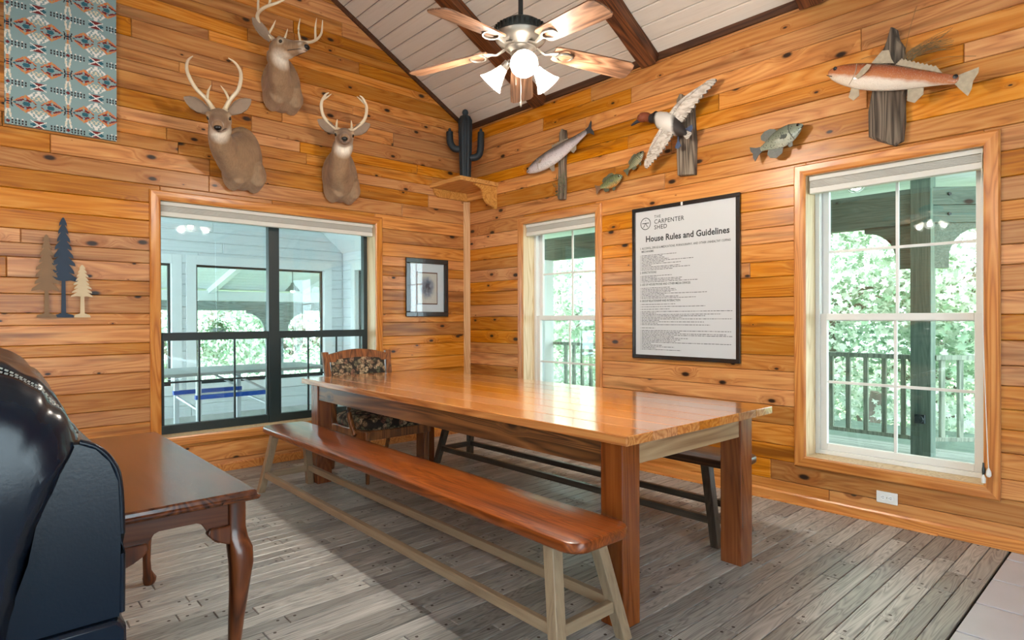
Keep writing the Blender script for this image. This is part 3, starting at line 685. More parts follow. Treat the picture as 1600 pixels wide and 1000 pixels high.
for (z0, z1) in ((0, 0.165), (0.17, 0.34)):
    o = part('timber', MB().bb(0.0, 2.6, -0.07, 0.07, z0, z1), M['tealwood'], pb2, bevel=0.005); o.matrix_basis = mt
for (x, z) in ((0.2, 0.08), (0.2, 0.27)):
    o = part('bolt', MB().lathe([(0.016, -0.01), (0.014, 0.008)], (x, -0.078, z), 10, Euler((PI/2, 0, 0)).to_matrix()), M['black'], pb2); o.matrix_basis = mt
wp = tag(empty('porch_post', (-1.37, 2.62, -0.08)), 'white square porch column seen through the middle window', 'post', 'porch posts')
part('column', MB().bb(-0.1, 0.1, -0.1, 0.1, 0, 2.25), M['paintwhite'], wp, bevel=0.006); part('plinth', MB().bb(-0.13, 0.13, -0.13, 0.13, 0, 0.12), M['paintwhite'], wp, bevel=0.006)
def railing(p0, p1, z, label, skip=0.12):
    p0 = Vector(p0); p1 = Vector(p1); L_ = (p1-p0).length; a = math.atan2(p1.y-p0.y, p1.x-p0.x)
    r = tag(empty('porch_railing', p0, (0, 0, a)), label, 'railing', 'porch railings')
    part('top_rail', MB().bb(0.09, L_, -0.045, 0.045, 0.93, 0.975), M['railwood'], r, bevel=0.004); part('bottom_rail', MB().bb(0.09, L_, -0.02, 0.02, 0.14, 0.18), M['railwood'], r, bevel=0.004)
    bm_ = MB().bb(-0.02, 0.02, -0.02, 0.02, 0.18, 0.93).mesh('baluster'); n = int((L_-0.15)/0.168)
    for k in range(n):
        o = link('baluster', bm_, M['railwood'], r, bevel=0.003 if k == 0 else 0); o.location = (0.17+k*0.168, 0, 0)
railing((3.69, 2.72, -0.08), (-1.25, 2.72, -0.08), 0, 'weathered baluster railing left of the porch post'); railing((3.69, 2.72, -0.08), (3.69+1.7, 2.72+1.63, -0.08), 0, 'weathered baluster railing turning away right of the porch post')
railing((-1.375, 2.72, -0.08), (-4.4, 2.72, -0.08), 0, 'weathered baluster railing beyond the white column')
pl_ = tag(empty('porch_light', (3.36, 1.9, 2.62)), 'small lit globe lamp in a wire ring on the porch ceiling', 'lamp')
part('canopy', MB().lathe([(0.06, 0), (0.06, -0.02), (0.02, -0.03)], n=14), M['lampgrey'], pl_); part('bulb', MB().lathe([(0.01, -0.19), (0.04, -0.175), (0.05, -0.135), (0.035, -0.08), (0.015, -0.03)], n=14), emit('porch_globe', (1, 0.96, 0.9), 15), pl_, smooth=True)
for a in (0, PI/2):
    part('wire_ring', MB().tube([Vector((0.085*math.cos(t)*math.cos(a), 0.085*math.cos(t)*math.sin(a), -0.125+0.085*math.sin(t))) for t in [2*PI*k/20 for k in range(21)]], 0.003, 5), M['lampgrey'], pl_)

# ------------------------------------------------ ground and trees
gr = MB(); gr.bb(-40, 30, 4.5, 45, -2.2, -1.6); gr.bb(-40, -6.4, -30, 4.5, -2.2, -1.6)
struct(part('ground', gr, simple('leafy_ground', srgb(120, 140, 84), 0.9, 0, 0.3, 2)), 'leafy ground below the porch')
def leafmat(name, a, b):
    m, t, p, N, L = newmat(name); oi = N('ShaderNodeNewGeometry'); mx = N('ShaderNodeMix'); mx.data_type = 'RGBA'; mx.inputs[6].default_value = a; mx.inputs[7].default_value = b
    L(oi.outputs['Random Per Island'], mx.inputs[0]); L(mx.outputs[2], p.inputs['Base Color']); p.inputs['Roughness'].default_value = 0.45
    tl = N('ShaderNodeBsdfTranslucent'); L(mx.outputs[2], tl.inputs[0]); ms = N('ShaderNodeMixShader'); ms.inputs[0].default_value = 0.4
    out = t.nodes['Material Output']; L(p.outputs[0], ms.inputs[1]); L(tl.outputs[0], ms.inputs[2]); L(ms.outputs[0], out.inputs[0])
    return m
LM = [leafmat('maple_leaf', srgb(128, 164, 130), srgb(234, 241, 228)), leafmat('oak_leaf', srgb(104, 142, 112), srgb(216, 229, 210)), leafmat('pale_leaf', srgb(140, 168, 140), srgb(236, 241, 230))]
bark = simple('tree_bark', srgb(112, 104, 92), 0.9, 0, 0.3, 6, 0.6, 20)
LEAF = [(0, -0.5), (0.16, -0.22), (0.5, -0.28), (0.34, -0.02), (0.46, 0.22), (0.17, 0.14), (0, 0.55), (-0.17, 0.14), (-0.46, 0.22), (-0.34, -0.02), (-0.5, -0.28), (-0.16, -0.22)]
def tree(x, y, z, rx, rz, n, size, mi, label, seed):
    r = tag(empty('tree', (x, y, -1.6)), label, 'tree', 'trees beyond the porch'); g = np.random.default_rng(seed)
    part('trunk', MB().tube(bez([(0, 0, 0), (0.08, 0.05, (z+1.6)*0.5), (0, 0, z+1.6), (0.1, 0, z+1.6+rz*0.7)], 4), [0.16]*9+[0.1]*4, 8), bark, r)
    tw = MB(); rr = random.Random(seed)
    for k in range(9):
        a = rr.uniform(0, 6.28); e = Vector((math.cos(a)*rx*0.8, math.sin(a)*rx*0.8, z+1.6+rr.uniform(-0.5, 0.7)*rz)); tw.tube(bez([(0, 0, z+1.2+rr.uniform(-.6, .3)*rz), e*0.5+Vector((0, 0, (z+1.6)*0.5)), e], 3), [0.05]*4+[0.025, 0.015, 0.01], 5)
    part('branches', tw, bark, r)
    # leaves gathered in clumps
    nc = 46; cc = g.normal(size=(nc, 3)); cc /= np.linalg.norm(cc, axis=1)[:, None]; cc *= g.uniform(0.45, 1, (nc, 1))**0.6*np.array([rx, rx, rz])
    idx = g.integers(0, nc, n); pos = cc[idx]+g.normal(size=(n, 3))*np.array([rx, rx, rz])*0.17+np.array([0, 0, z+1.6])
    lf = np.array(LEAF); m_ = len(lf); sz = size*g.uniform(0.65, 1.25, n)
    nrm = g.normal(size=(n, 3))+np.array([0, 0, 0.9]); nrm /= np.linalg.norm(nrm, axis=1)[:, None]
    t = np.cross(nrm, g.normal(size=(n, 3))); t /= np.linalg.norm(t, axis=1)[:, None]; b = np.cross(nrm, t)
    V = pos[:, None, :]+sz[:, None, None]*(lf[None, :, :1]*t[:, None, :]+lf[None, :, 1:]*b[:, None, :]-0.25*(lf[None, :, :1]**2)*nrm[:, None, :])
    me = bpy.data.meshes.new('foliage'); me.vertices.add(n*m_); me.vertices.foreach_set('co', V.astype(np.float32).ravel())
    me.loops.add(n*m_); me.loops.foreach_set('vertex_index', np.arange(n*m_, dtype=np.int32)); me.polygons.add(n)
    me.polygons.foreach_set('loop_start', np.arange(0, n*m_, m_, dtype=np.int32)); me.polygons.foreach_set('loop_total', np.full(n, m_, dtype=np.int32)); me.update(calc_edges=True)
    o = link('foliage', me, LM[mi], r); o['kind'] = 'stuff'
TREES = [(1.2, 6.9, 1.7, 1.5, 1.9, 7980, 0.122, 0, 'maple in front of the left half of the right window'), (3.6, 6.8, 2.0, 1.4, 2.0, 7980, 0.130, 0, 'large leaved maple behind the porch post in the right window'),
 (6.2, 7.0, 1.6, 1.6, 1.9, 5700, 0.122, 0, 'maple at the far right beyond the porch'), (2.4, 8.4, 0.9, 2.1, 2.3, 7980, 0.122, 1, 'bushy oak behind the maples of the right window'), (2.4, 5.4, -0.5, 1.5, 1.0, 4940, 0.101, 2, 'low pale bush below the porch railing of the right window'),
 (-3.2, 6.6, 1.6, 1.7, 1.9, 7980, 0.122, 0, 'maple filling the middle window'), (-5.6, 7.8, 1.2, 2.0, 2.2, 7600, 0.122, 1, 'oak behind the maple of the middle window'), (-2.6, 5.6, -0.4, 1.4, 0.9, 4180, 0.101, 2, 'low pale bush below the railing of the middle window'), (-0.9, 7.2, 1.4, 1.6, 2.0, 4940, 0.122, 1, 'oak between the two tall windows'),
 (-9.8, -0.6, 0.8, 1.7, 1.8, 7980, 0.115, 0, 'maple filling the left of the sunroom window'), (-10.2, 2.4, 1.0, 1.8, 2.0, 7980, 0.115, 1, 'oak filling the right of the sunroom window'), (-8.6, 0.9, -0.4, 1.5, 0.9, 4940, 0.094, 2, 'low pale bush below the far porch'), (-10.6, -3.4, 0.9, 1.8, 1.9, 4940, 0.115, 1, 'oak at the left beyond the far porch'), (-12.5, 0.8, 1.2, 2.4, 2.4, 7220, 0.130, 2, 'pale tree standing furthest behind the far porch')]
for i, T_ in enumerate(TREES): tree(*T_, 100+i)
# ================================================================== FURNITURE
M['tabletop'] = wood('honey_table_top', srgb(212, 150, 80), srgb(186, 116, 52), srgb(132, 70, 28), rough=0.16, vary=0.30, streak=0.25, coat=0.9, spec=0.5, bump=0.03, ring_mix=0.3)
M['tableleg'] = wood('red_brown_table_leg', srgb(140, 80, 40), srgb(116, 60, 28), srgb(74, 36, 18), rough=0.25, axis='Z', vary=0.1, streak=0.45, coat=0.5, ring_mix=0.25)
M['apron'] = wood('dark_apron', srgb(142, 96, 52), srgb(104, 66, 34), srgb(48, 30, 18), rough=0.35, vary=0.05, streak=0.7, coat=0.3, knots=0.5)
M['apron_y'] = wood('window_lit_end_apron', srgb(176, 150, 116), srgb(152, 124, 92), srgb(116, 88, 60), rough=0.3, axis='Y', vary=0.05, streak=0.2, coat=0.4)  # paler than the long aprons: window light put into the colour
dt = tag(empty('dining_table', (2.305, -1.62, 0), (0, 0, -0.0157)), 'long honey coloured plank dining table with thick square legs', 'table')
tp = empty('table_top'); tp.parent = dt
nb = 7; wd = 1.23/nb
for k in range(nb):
    y0 = -0.615+k*wd; mb = MB().bb(-1.6, 1.6, -wd/2+0.0004, wd/2-0.0004, -0.02, 0.02); o = part('top_plank', mb, M['tabletop'], tp, bevel=0.0025 if 0 < k < nb-1 else 0.004); o.location = (0, y0+wd/2, 0.78)
for x in (-1.43, 1.495):
    for y in (-0.525, 0.43):
        o = part('leg', MB().bb(-0.0575, 0.0575, -0.0575, 0.0575, 0, 0.76), M['tableleg'], dt, bevel=0.004); o.location = (x, y, 0)
for y in (-0.56, 0.465): o = part('apron', MB().bb(-1.37, 1.435, -0.014, 0.014, 0.645, 0.76), M['apron'], dt, bevel=0.002); o.location = (0, y, 0)
for x in (-1.455, 1.53): o = part('apron', MB().bb(-0.014, 0.014, -0.465, 0.37, 0.66, 0.76), M['apron_y'], dt, bevel=0.002); o.location = (x, 0, 0)

M['benchseat'] = wood('worn_bench_seat', srgb(158, 88, 38), srgb(124, 60, 24), srgb(62, 28, 14), rough=0.30, vary=0.05, streak=0.85, coat=0.2, bump=0.35, ring_mix=0.3, grain=0.9, ringsc=1.6)
def legmats(nm, a, b, c_): return {ax: wood(nm+'_'+ax.lower(), a, b, c_, rough=0.4, axis=ax, vary=0.06, streak=0.2, ring_mix=0.15) for ax in 'XYZ'}
M['benchleg'] = legmats('grey_brown_bench_paint', srgb(164, 144, 118), srgb(148, 128, 104), srgb(116, 96, 76))
M['bench_dark'] = wood('dark_bench_seat', srgb(84, 56, 36), srgb(62, 40, 26), srgb(32, 20, 14), rough=0.35, vary=0.05, streak=0.4, coat=0.3)
M['benchleg2'] = legmats('dark_bench_leg', srgb(92, 84, 72), srgb(70, 62, 54), srgb(42, 36, 30))
def bench(loc, rot, hl, hw, fx, label, seatm, legm):
    r = tag(empty('bench', loc, (0, 0, rot)), label, 'bench')
    n = 8; rad = 0.075; poly = []
    for cx, cy, a0 in ((hl-rad, hw-rad, 0), (-hl+rad, hw-rad, PI/2), (-hl+rad, -hw+rad, PI), (hl-rad, -hw+rad, 1.5*PI)):
        for k in range(n+1): a = a0+PI/2*k/n; poly.append((cx+rad*math.cos(a), cy+rad*math.sin(a)))
    # slightly wavy worn long edges, dished seat
    top = MB(); rs = []
    for z, s_ in ((0.430, 0.009), (0.435, 0.003), (0.441, 0.0), (0.464, 0.0), (0.471, 0.003), (0.475, 0.010)):
        rs.append([Vector((x*(1-s_/hl), y*(1-s_/hw)+0.006*math.sin(x*3.1), z)) for x, y in poly])
    top.rings(rs); part('seat', top, seatm, r, smooth=28)
    T = {}; zt = 0.435
    for sx in (-1, 1):
        for sy in (-1, 1):
            a = Vector((sx*(fx-0.10), sy*0.115, zt)); b = Vector((sx*fx, sy*0.185, 0)); h = 0.024
            ring = lambda c, k: [c+Vector((dx*h*k, dy*h*k, 0)) for dx, dy in ((-1, -1), (1, -1), (1, 1), (-1, 1))]
            part('leg', MB().rings([ring(b, 1.0), ring(a, 1.1)]), legm['Z'], r, bevel=0.003)
            T[sx, sy] = lambda z, a=a, b=b: b+(a-b)*(z/zt)
    for sy in (-1, 1):
        p, q = T[-1, sy](0.135), T[1, sy](0.135); c_ = (p+q)/2
        o = part('stretcher', MB().box((0, 0, 0), ((q-p).x-0.045, 0.03, 0.042)), legm['X'], r, bevel=0.003); o.location = c_
    for sx in (-1, 1):
        p, q = T[sx, -1](0.13), T[sx, 1](0.13); o = part('stretcher', MB().box((0, 0, 0), (0.03, (q-p).y-0.045, 0.045)), legm['Y'], r, bevel=0.003); o.location = (p+q)/2
    return r
bench((2.36, -2.42, 0), -0.0157, 1.59, 0.168, 1.515, 'long worn brown bench along the near side of the dining table', M['benchseat'], M['benchleg'])
bench((2.31, -0.93, 0), 0.0, 1.42, 0.165, 1.33, 'dark bench between the dining table and the window wall', M['bench_dark'], M['benchleg2'])

# ---------------------------------------------- armchair
def floral(name):
    m, t, p, N, L = newmat(name); tc = N('ShaderNodeTexCoord')
    n0 = N('ShaderNodeTexNoise'); n0.inputs['Scale'].default_value = 9; L(tc.outputs['Object'], n0.inputs['Vector'])
    ad = N('ShaderNodeVectorMath'); ad.operation = 'MULTIPLY_ADD'; ad.inputs[1].default_value = (0.05, 0.05, 0.05); L(n0.outputs['Color'], ad.inputs[0]); L(tc.outputs['Object'], ad.inputs[2])
    vo = N('ShaderNodeTexVoronoi'); vo.inputs['Scale'].default_value = 24; L(ad.outputs[0], vo.inputs['Vector'])
    v2 = N('ShaderNodeTexVoronoi'); v2.inputs['Scale'].default_value = 70; L(ad.outputs[0], v2.inputs['Vector'])
    sp = N('ShaderNodeSeparateColor'); L(vo.outputs['Color'], sp.inputs[0])
    fl_ = ramp(N, [(0.0, srgb(206, 184, 150)), (0.35, srgb(150, 112, 84)), (0.55, srgb(96, 100, 78)), (0.8, srgb(196, 168, 132)), (1, srgb(120, 72, 60))]); L(sp.outputs[0], fl_.inputs[0])
    r = ramp(N, [(0.0, (1, 1, 1, 1)), (0.5, (0.85, 0.85, 0.85, 1)), (0.68, (0, 0, 0, 1))]); L(vo.outputs['Distance'], r.inputs[0])
    r2 = ramp(N, [(0.0, (1, 1, 1, 1)), (0.45, (0.9, 0.9, 0.9, 1)), (0.7, (0.2, 0.2, 0.2, 1))]); L(v2.outputs['Distance'], r2.inputs[0])
    mu = N('ShaderNodeMath'); mu.operation = 'MULTIPLY'; L(r.outputs[0], mu.inputs[0]); L(r2.outputs[0], mu.inputs[1])
    mx = N('ShaderNodeMix'); mx.data_type = 'RGBA'; mx.inputs[6].default_value = srgb(38, 32, 26); L(mu.outputs[0], mx.inputs[0]); L(fl_.outputs[0], mx.inputs[7]); L(mx.outputs[2], p.inputs['Base Color']); p.inputs['Roughness'].default_value = 0.85
    return m
M['floral'] = floral('floral_tapestry')
M['chairwood'] = wood('chair_walnut', srgb(150, 94, 50), srgb(116, 68, 34), srgb(62, 34, 18), rough=0.35, axis='Z', vary=0.05, streak=0.2, coat=0.3)
ch = tag(empty('armchair', (0.9, -1.63, 0)), 'wooden armchair with floral tapestry seat and back at the far table end', 'chair')
def rbox(cx, cy, cz, dx, dy, dz, p=4.0, n=20, m=9):
    mb = MB(); rs = []
    for i in range(m+1):
        t = -1+2*i/m; z = math.copysign(1-(1-abs(t))**2, t) ; k = max(0.02, (1-abs(z)**p))**(1/p)
        rs.append([Vector((cx+dx*k*math.copysign(abs(math.cos(a))**(2/p), math.cos(a)), cy+dy*k*math.copysign(abs(math.sin(a))**(2/p), math.sin(a)), cz+dz*z)) for a in [2*PI*j/n for j in range(n)]])
    return mb.rings(rs)
part('seat', rbox(0.0, 0, 0.445, 0.31, 0.295, 0.07), M['floral'], ch, smooth=50)
part('seat_rail', MB().bb(-0.29, 0.31, -0.295, 0.295, 0.335, 0.405), M['chairwood'], ch, bevel=0.008)
LN = 0.13
def slant(z): return -0.27-max(0, z-0.4)*0.2
for sy in (-1, 1):
    part('leg', MB().loft([(0.285, sy*0.27, 0), (0.285, sy*0.27, 0.12), (0.28, sy*0.27, 0.40)], [0.018, 0.022, 0.030], n=4), M['chairwood'], ch, bevel=0.003)
    part('leg', MB().loft([(-0.36, sy*0.25, 0), (-0.30, sy*0.26, 0.2), (-0.27, sy*0.265, 0.40)], [0.020, 0.024, 0.030], n=4), M['chairwood'], ch, bevel=0.003)
    # back stile
    pts = [Vector((slant(z), sy*(0.27+max(0, z-0.4)*0.05), z)) for z in (0.38, 0.5, 0.7, 0.9, 0.985)]
    part('back_stile', MB().rings([[p+Vector((dx, dy, 0)) for dx, dy in ((-0.017, -0.027), (0.017, -0.027), (0.017, 0.027), (-0.017, 0.027))] for p in pts]), M['chairwood'], ch, bevel=0.004)
    # arm and its curved post
    part('arm', MB().loft(bez([(slant(0.66), sy*0.285, 0.665), (-0.15, sy*0.305, 0.675), (0.03, sy*0.31, 0.66), (0.12, sy*0.30, 0.635)], 4), lerp_list([0.022, 0.03, 0.034, 0.026], 13), lerp_list([0.014, 0.015, 0.016, 0.014], 13), n=10), M['chairwood'], ch, smooth=True)
    part('arm_post', MB().loft(bez([(0.10, sy*0.30, 0.63), (0.05, sy*0.305, 0.55), (0.09, sy*0.305, 0.45), (0.15, sy*0.30, 0.36)], 4), lerp_list([0.018, 0.02, 0.024, 0.024], 13), n=8), M['chairwood'], ch, smooth=True)
crest = [(y, 0.955+0.05*max(0, math.cos(y/0.30*PI/2))) for y in [-0.30+0.6*k/20 for k in range(21)]]
cp = crest+[(0.30, 0.90), (-0.30, 0.90)]
part('crest_rail', MB().prism(cp, -0.018, 0.018, lambda u, v, t: Vector((slant(v)+t, u, v))), M['chairwood'], ch, bevel=0.004)
part('lower_rail', MB().prism([(-0.28, 0.55), (0.28, 0.55), (0.28, 0.61), (-0.28, 0.61)], -0.014, 0.014, lambda u, v, t: Vector((slant(v)+t, u, v))), M['chairwood'], ch, bevel=0.004)
bk = MB(); rs = []
for i in range(9):
    f = i/8; z = 0.60+0.315*f; e = math.sin(PI*min(1, max(0, f*0.94+0.03)))**0.35
    rs.append([Vector((slant(z)+dx*0.03*e+(0.004 if dx > 0 else 0), y, z+(0.02*math.cos(y/0.25*PI/2) if i == 8 else 0))) for y, dx in [(-0.25+0.5*k/10, 1 if 0 < k < 10 else 0.4) for k in range(11)]+[(0.25-0.5*k/10, -0.5) for k in range(11)]])
bk.rings(rs); part('back_cushion', bk, M['floral'], ch, smooth=50)

# ---------------------------------------------- sofa table with cabriole legs
M['cherry'] = wood('dark_cherry', srgb(122, 66, 34), srgb(92, 46, 22), srgb(48, 22, 12), rough=0.26, vary=0.05, streak=0.3, coat=0.4, bump=0.05)
M['cherry_z'] = wood('dark_cherry_leg', srgb(128, 70, 36), srgb(96, 48, 24), srgb(50, 24, 12), rough=0.28, axis='Z', vary=0.05, streak=0.3, coat=0.4)
M['cherry_y'] = wood('dark_cherry_end', srgb(116, 64, 34), srgb(94, 48, 24), srgb(62, 30, 16), rough=0.28, axis='Y', vary=0.05, streak=0.2, coat=0.4, ring_mix=0.2)
st = tag(empty('side_table', (2.669, -3.712, 0)), 'dark cherry table with carved cabriole legs behind the leather sofa', 'table')
tb = MB(); rs = []
for z, k in ((0.686, 0.012), (0.690, 0.004), (0.697, 0.0), (0.702, 0.0), (0.704, 0.007), (0.716, 0.009), (0.72, 0.014)):
    rs.append([Vector((sx*(0.693-k), sy*(0.228-k), z)) for sx, sy in ((-1, -1), (1, -1), (1, 1), (-1, 1))])
tb.rings(rs); part('table_top', tb, M['cherry'], st, bevel=0.0015)
def scallop(half, n=28):
    pts = []
    for k in range(n+1):
        u = -half+2*half*k/n; t = abs(u)/half      # 0 centre, 1 at the leg
        z = 0.636 if t < 0.30 else 0.636-0.078*(0.5-0.5*math.cos(PI*min(1, (t-0.30)/0.34)))
        if t > 0.72: z = 0.558+0.012*(t-0.72)/0.28
        pts.append((u, z))
    return pts
for sx in (-1, 1):
    part('apron', MB().prism([(-0.18, 0.688), *scallop(0.18), (0.18, 0.688)], -0.01, 0.01, lambda u, v, t: Vector((sx*0.632+t, u, v))), M['cherry_y'], st, bevel=0.002)
for sy in (-1, 1):
    part('apron', MB().prism([(-0.6, 0.688), *scallop(0.6), (0.6, 0.688)], -0.01, 0.01, lambda u, v, t: Vector((u, sy*0.172+t, v))), M['cherry'], st, bevel=0.002)
for sx in (-1, 1):
    for sy in (-1, 1):
        d = Vector((sx, sy, 0)).normalized(); c0 = Vector((sx*0.628, sy*0.17, 0))
        zz = [0.688, 0.60, 0.565, 0.53, 0.48, 0.40, 0.30, 0.20, 0.12, 0.07, 0.045, 0.03, 0.012, 0.0]
        off = [0.0, 0.0, 0.004, 0.014, 0.018, 0.012, 0.002, -0.006, -0.008, -0.004, 0.006, 0.012, 0.012, 0.010]
        rad = [0.027, 0.027, 0.030, 0.037, 0.036, 0.030, 0.024, 0.019, 0.017, 0.018, 0.024, 0.030, 0.028, 0.022]
        pw = [6, 6, 5, 3, 2.6, 2.4, 2.2, 2, 2, 2, 2, 2, 2, 2]; rs = []
        for z, o_, r_, p_ in zip(zz, off, rad, pw):
            rs.append([c0+d*o_+Vector((r_*math.copysign(abs(math.cos(a))**(2/p_), math.cos(a)), r_*math.copysign(abs(math.sin(a))**(2/p_), math.sin(a)), z)) for a in [2*PI*k/20 for k in range(20)]])
        lg = part('leg', MB().rings(rs), M['cherry_z'], st, smooth=50)
        for ax in (0, 1):   # carved knee brackets beside the leg
            poly = [(0.02, 0.612), (0.085, 0.612), (0.092, 0.595), (0.075, 0.575), (0.05, 0.560), (0.02, 0.548)]
            fn = (lambda u, v, t: c0+Vector((-sx*u, sy*(0.012+t), v))) if ax == 0 else (lambda u, v, t: c0+Vector((sx*(0.012+t), -sy*u, v)))
            part('knee_bracket', MB().prism(poly, -0.014, 0.016, fn), M['cherry_z'], lg, bevel=0.005)

# ---------------------------------------------- leather sofa
M['leather'] = simple('black_leather', (0.005, 0.010, 0.020), 0.24, 0, 0.25, 6, 0.025, 160, spec=0.38)
M['stitch'] = simple('pale_stitching', srgb(176, 178, 170), 0.7)
sf = tag(empty('sofa', (3.1, -4.4, 0)), 'black leather reclining sofa with puffy stitched back cushion', 'sofa')
SX = 4.0-3.1; S0 = 2.0-3.1
def ly(y): return y+4.4
def rounded(poly, d=0.012): return poly
bp = [(-3.975, 0.70), (-3.972, 0.86), (-3.976, 0.965), (-3.99, 1.005), (-4.012, 1.032), (-4.04, 1.046), (-4.075, 1.046), (-4.09, 0.98), (-4.115, 0.84), (-4.16, 0.70)]
mb = MB(); rs = []
for x, k in ((S0, 0.985), (S0+0.02, 1), (SX-0.025, 1), (SX-0.008, 0.992), (SX, 0.97)):
    cy, cz_ = -4.06, 0.86; rs.append([Vector((x, ly(cy+(y-cy)*k), cz_+(z-cz_)*k)) for y, z in bp])
mb.rings(rs); part('back_panel', mb, M['leather'], sf, smooth=40)
mb = MB(); rs = []
lp = [(-3.965, 0.06), (-3.962, 0.4), (-3.966, 0.685), (-3.98, 0.702), (-4.2, 0.702), (-4.25, 0.4), (-4.25, 0.06)]
for x, k in ((S0, 0.99), (S0+0.02, 1), (SX-0.01, 1), (SX+0.006, 0.99)): rs.append([Vector((x, ly(-4.1+(y+4.1)*k), 0.38+(z-0.38)*k)) for y, z in lp])
mb.rings(rs); part('base', mb, M['leather'], sf, smooth=40, bevel=0.006)
# piping down the rear edge
ppth = [(SX-0.006, ly(y)+0.002, z) for y, z in [(-3.975, 0.71), (-3.974, 0.86), (-3.978, 0.962), (-3.992, 1.003), (-4.014, 1.03), (-4.04, 1.043)]]
part('piping', MB().tube(bez(ppth, 4), 0.006, 8), M['leather'], sf, smooth=True)
cpf = [(-4.033, 1.05), (-4.052, 1.107), (-4.083, 1.157), (-4.118, 1.181), (-4.17, 1.193), (-4.25, 1.17), (-4.33, 1.07), (-4.375, 0.90), (-4.37, 0.72), (-4.30, 0.56), (-4.20, 0.55), (-4.145, 0.68), (-4.105, 0.85), (-4.06, 0.985)]
cpc = [tuple(v)[:2] for v in bez([(a, b, 0) for a, b in cpf]+[(*cpf[0], 0)], 6)][:-1]
def ring_at(x, x0, x1, seed, grow=0.0):
    cy, cz_ = -4.20, 0.88; e = min(x-x0, x1-x); ks = [(0.0, 0.60), (0.008, 0.78), (0.03, 0.89), (0.065, 0.955), (0.11, 0.988), (0.17, 1.0), (9, 1.0)]
    for (a0, k0), (a1, k1) in zip(ks[:-1], ks[1:]):
        if a0 <= e <= a1: k = k0+(k1-k0)*(e-a0)/(a1-a0); break
    seam = -0.010*math.exp(-((e-0.085)/0.014)**2); out = []; pull = math.exp(-((e-0.10)/0.10)**2)
    for y, z in cpc:
        nn = mnoise.noise(Vector((x*5+seed, y*5, z*9)))*0.012+mnoise.noise(Vector((x*9+seed, y*14, z*34)))*0.007*(0.5+pull)+0.004*pull*math.sin((y*0.8+z)*95+x*12)
        kk = k+(nn+seam+grow)/0.27; out.append(Vector((x, ly(cy+(y-cy)*kk), cz_+(z-cz_)*kk)))
    return out
for i, (a, b) in enumerate(((SX-0.93, SX+0.035), (SX-1.9, SX-0.945))):
    xs = [0, 0.004, 0.010, 0.02, 0.032, 0.045, 0.056, 0.066, 0.073, 0.079, 0.085, 0.091, 0.098, 0.106, 0.118, 0.132, 0.148, 0.166, 0.19]
    xs = [a+q for q in xs]+[a+0.21+(b-a-0.42)*j/26 for j in range(27)]+[b-q for q in reversed(xs)]
    cu = part('back_cushion', MB().rings([ring_at(x, a, b, i*9.7) for x in xs]), M['leather'], sf, smooth=80)
    sm = MB()
    for e in (0.078, 0.092):
        rg = ring_at(b-e, a, b, i*9.7, 0.0035); n_ = len(rg)
        for j in range(n_):
            p, q = rg[j], rg[(j+1) % n_]; m_ = max(1, int((q-p).length/0.011))
            for f in range(m_): sm.tube([p+(q-p)*((f+0.1)/m_), p+(q-p)*((f+0.75)/m_)], 0.0017, 5)
    part('stitching', sm, M['stitch'], cu)
def puff(x0, x1, y0, y1, z0, z1, p=5.0): return rbox((x0+x1)/2, ly((y0+y1)/2), (z0+z1)/2, (x1-x0)/2, (y1-y0)/2, (z1-z0)/2, p, 28, 12)
part('arm', puff(SX-0.24, SX+0.03, -5.0, -4.13, 0.06, 0.70), M['leather'], sf, smooth=60)
part('arm_pad', puff(SX-0.26, SX+0.045, -4.98, -4.14, 0.62, 0.79, 3.5), M['leather'], sf, smooth=60)
part('arm', puff(S0-0.02, S0+0.24, -5.0, -4.13, 0.06, 0.70), M['leather'], sf, smooth=60)
for a, b in ((S0+0.24, (S0+SX)/2), ((S0+SX)/2, SX-0.25)): part('seat_cushion', puff(a, b, -5.0, -4.3, 0.28, 0.52, 4), M['leather'], sf, smooth=60)
part('front_skirt', puff(S0+0.2, SX-0.2, -4.97, -4.2, 0.06, 0.34, 8), M['leather'], sf, smooth=60)
# ================================================================== CEILING FANS
M['blade'] = wood('walnut_fan_blade', srgb(150, 112, 86), srgb(114, 80, 58), srgb(66, 44, 32), rough=0.38, vary=0.06, streak=0.3, spec=0.4)
M['pewter'] = simple('brushed_pewter', srgb(128, 122, 114), 0.38, 0.75, 0.1); M['fandark'] = simple('dark_bronze', srgb(44, 48, 48), 0.4, 0.5, 0.2)
def shade_mat():
    m, t, p, N, L = newmat('frosted_lamp_glass'); out = t.nodes['Material Output']
    tl = N('ShaderNodeBsdfTranslucent'); tl.inputs[0].default_value = (1, 0.97, 0.92, 1); tr = N('ShaderNodeBsdfTransparent'); em = N('ShaderNodeEmission'); em.inputs[0].default_value = (1, 0.93, 0.84, 1); em.inputs[1].default_value = 0.55
    gl = N('ShaderNodeBsdfGlossy'); gl.inputs['Roughness'].default_value = 0.15
    a = N('ShaderNodeMixShader'); a.inputs[0].default_value = 0.45; L(tl.outputs[0], a.inputs[1]); L(tr.outputs[0], a.inputs[2])
    b = N('ShaderNodeMixShader'); b.inputs[0].default_value = 0.12; L(a.outputs[0], b.inputs[1]); L(gl.outputs[0], b.inputs[2])
    s = N('ShaderNodeAddShader'); L(b.outputs[0], s.inputs[0]); L(em.outputs[0], s.inputs[1]); L(s.outputs[0], out.inputs[0])
    return m
M['shade'] = shade_mat(); M['bulb'] = emit('fan_bulb', (1.0, 0.90, 0.76), 30)
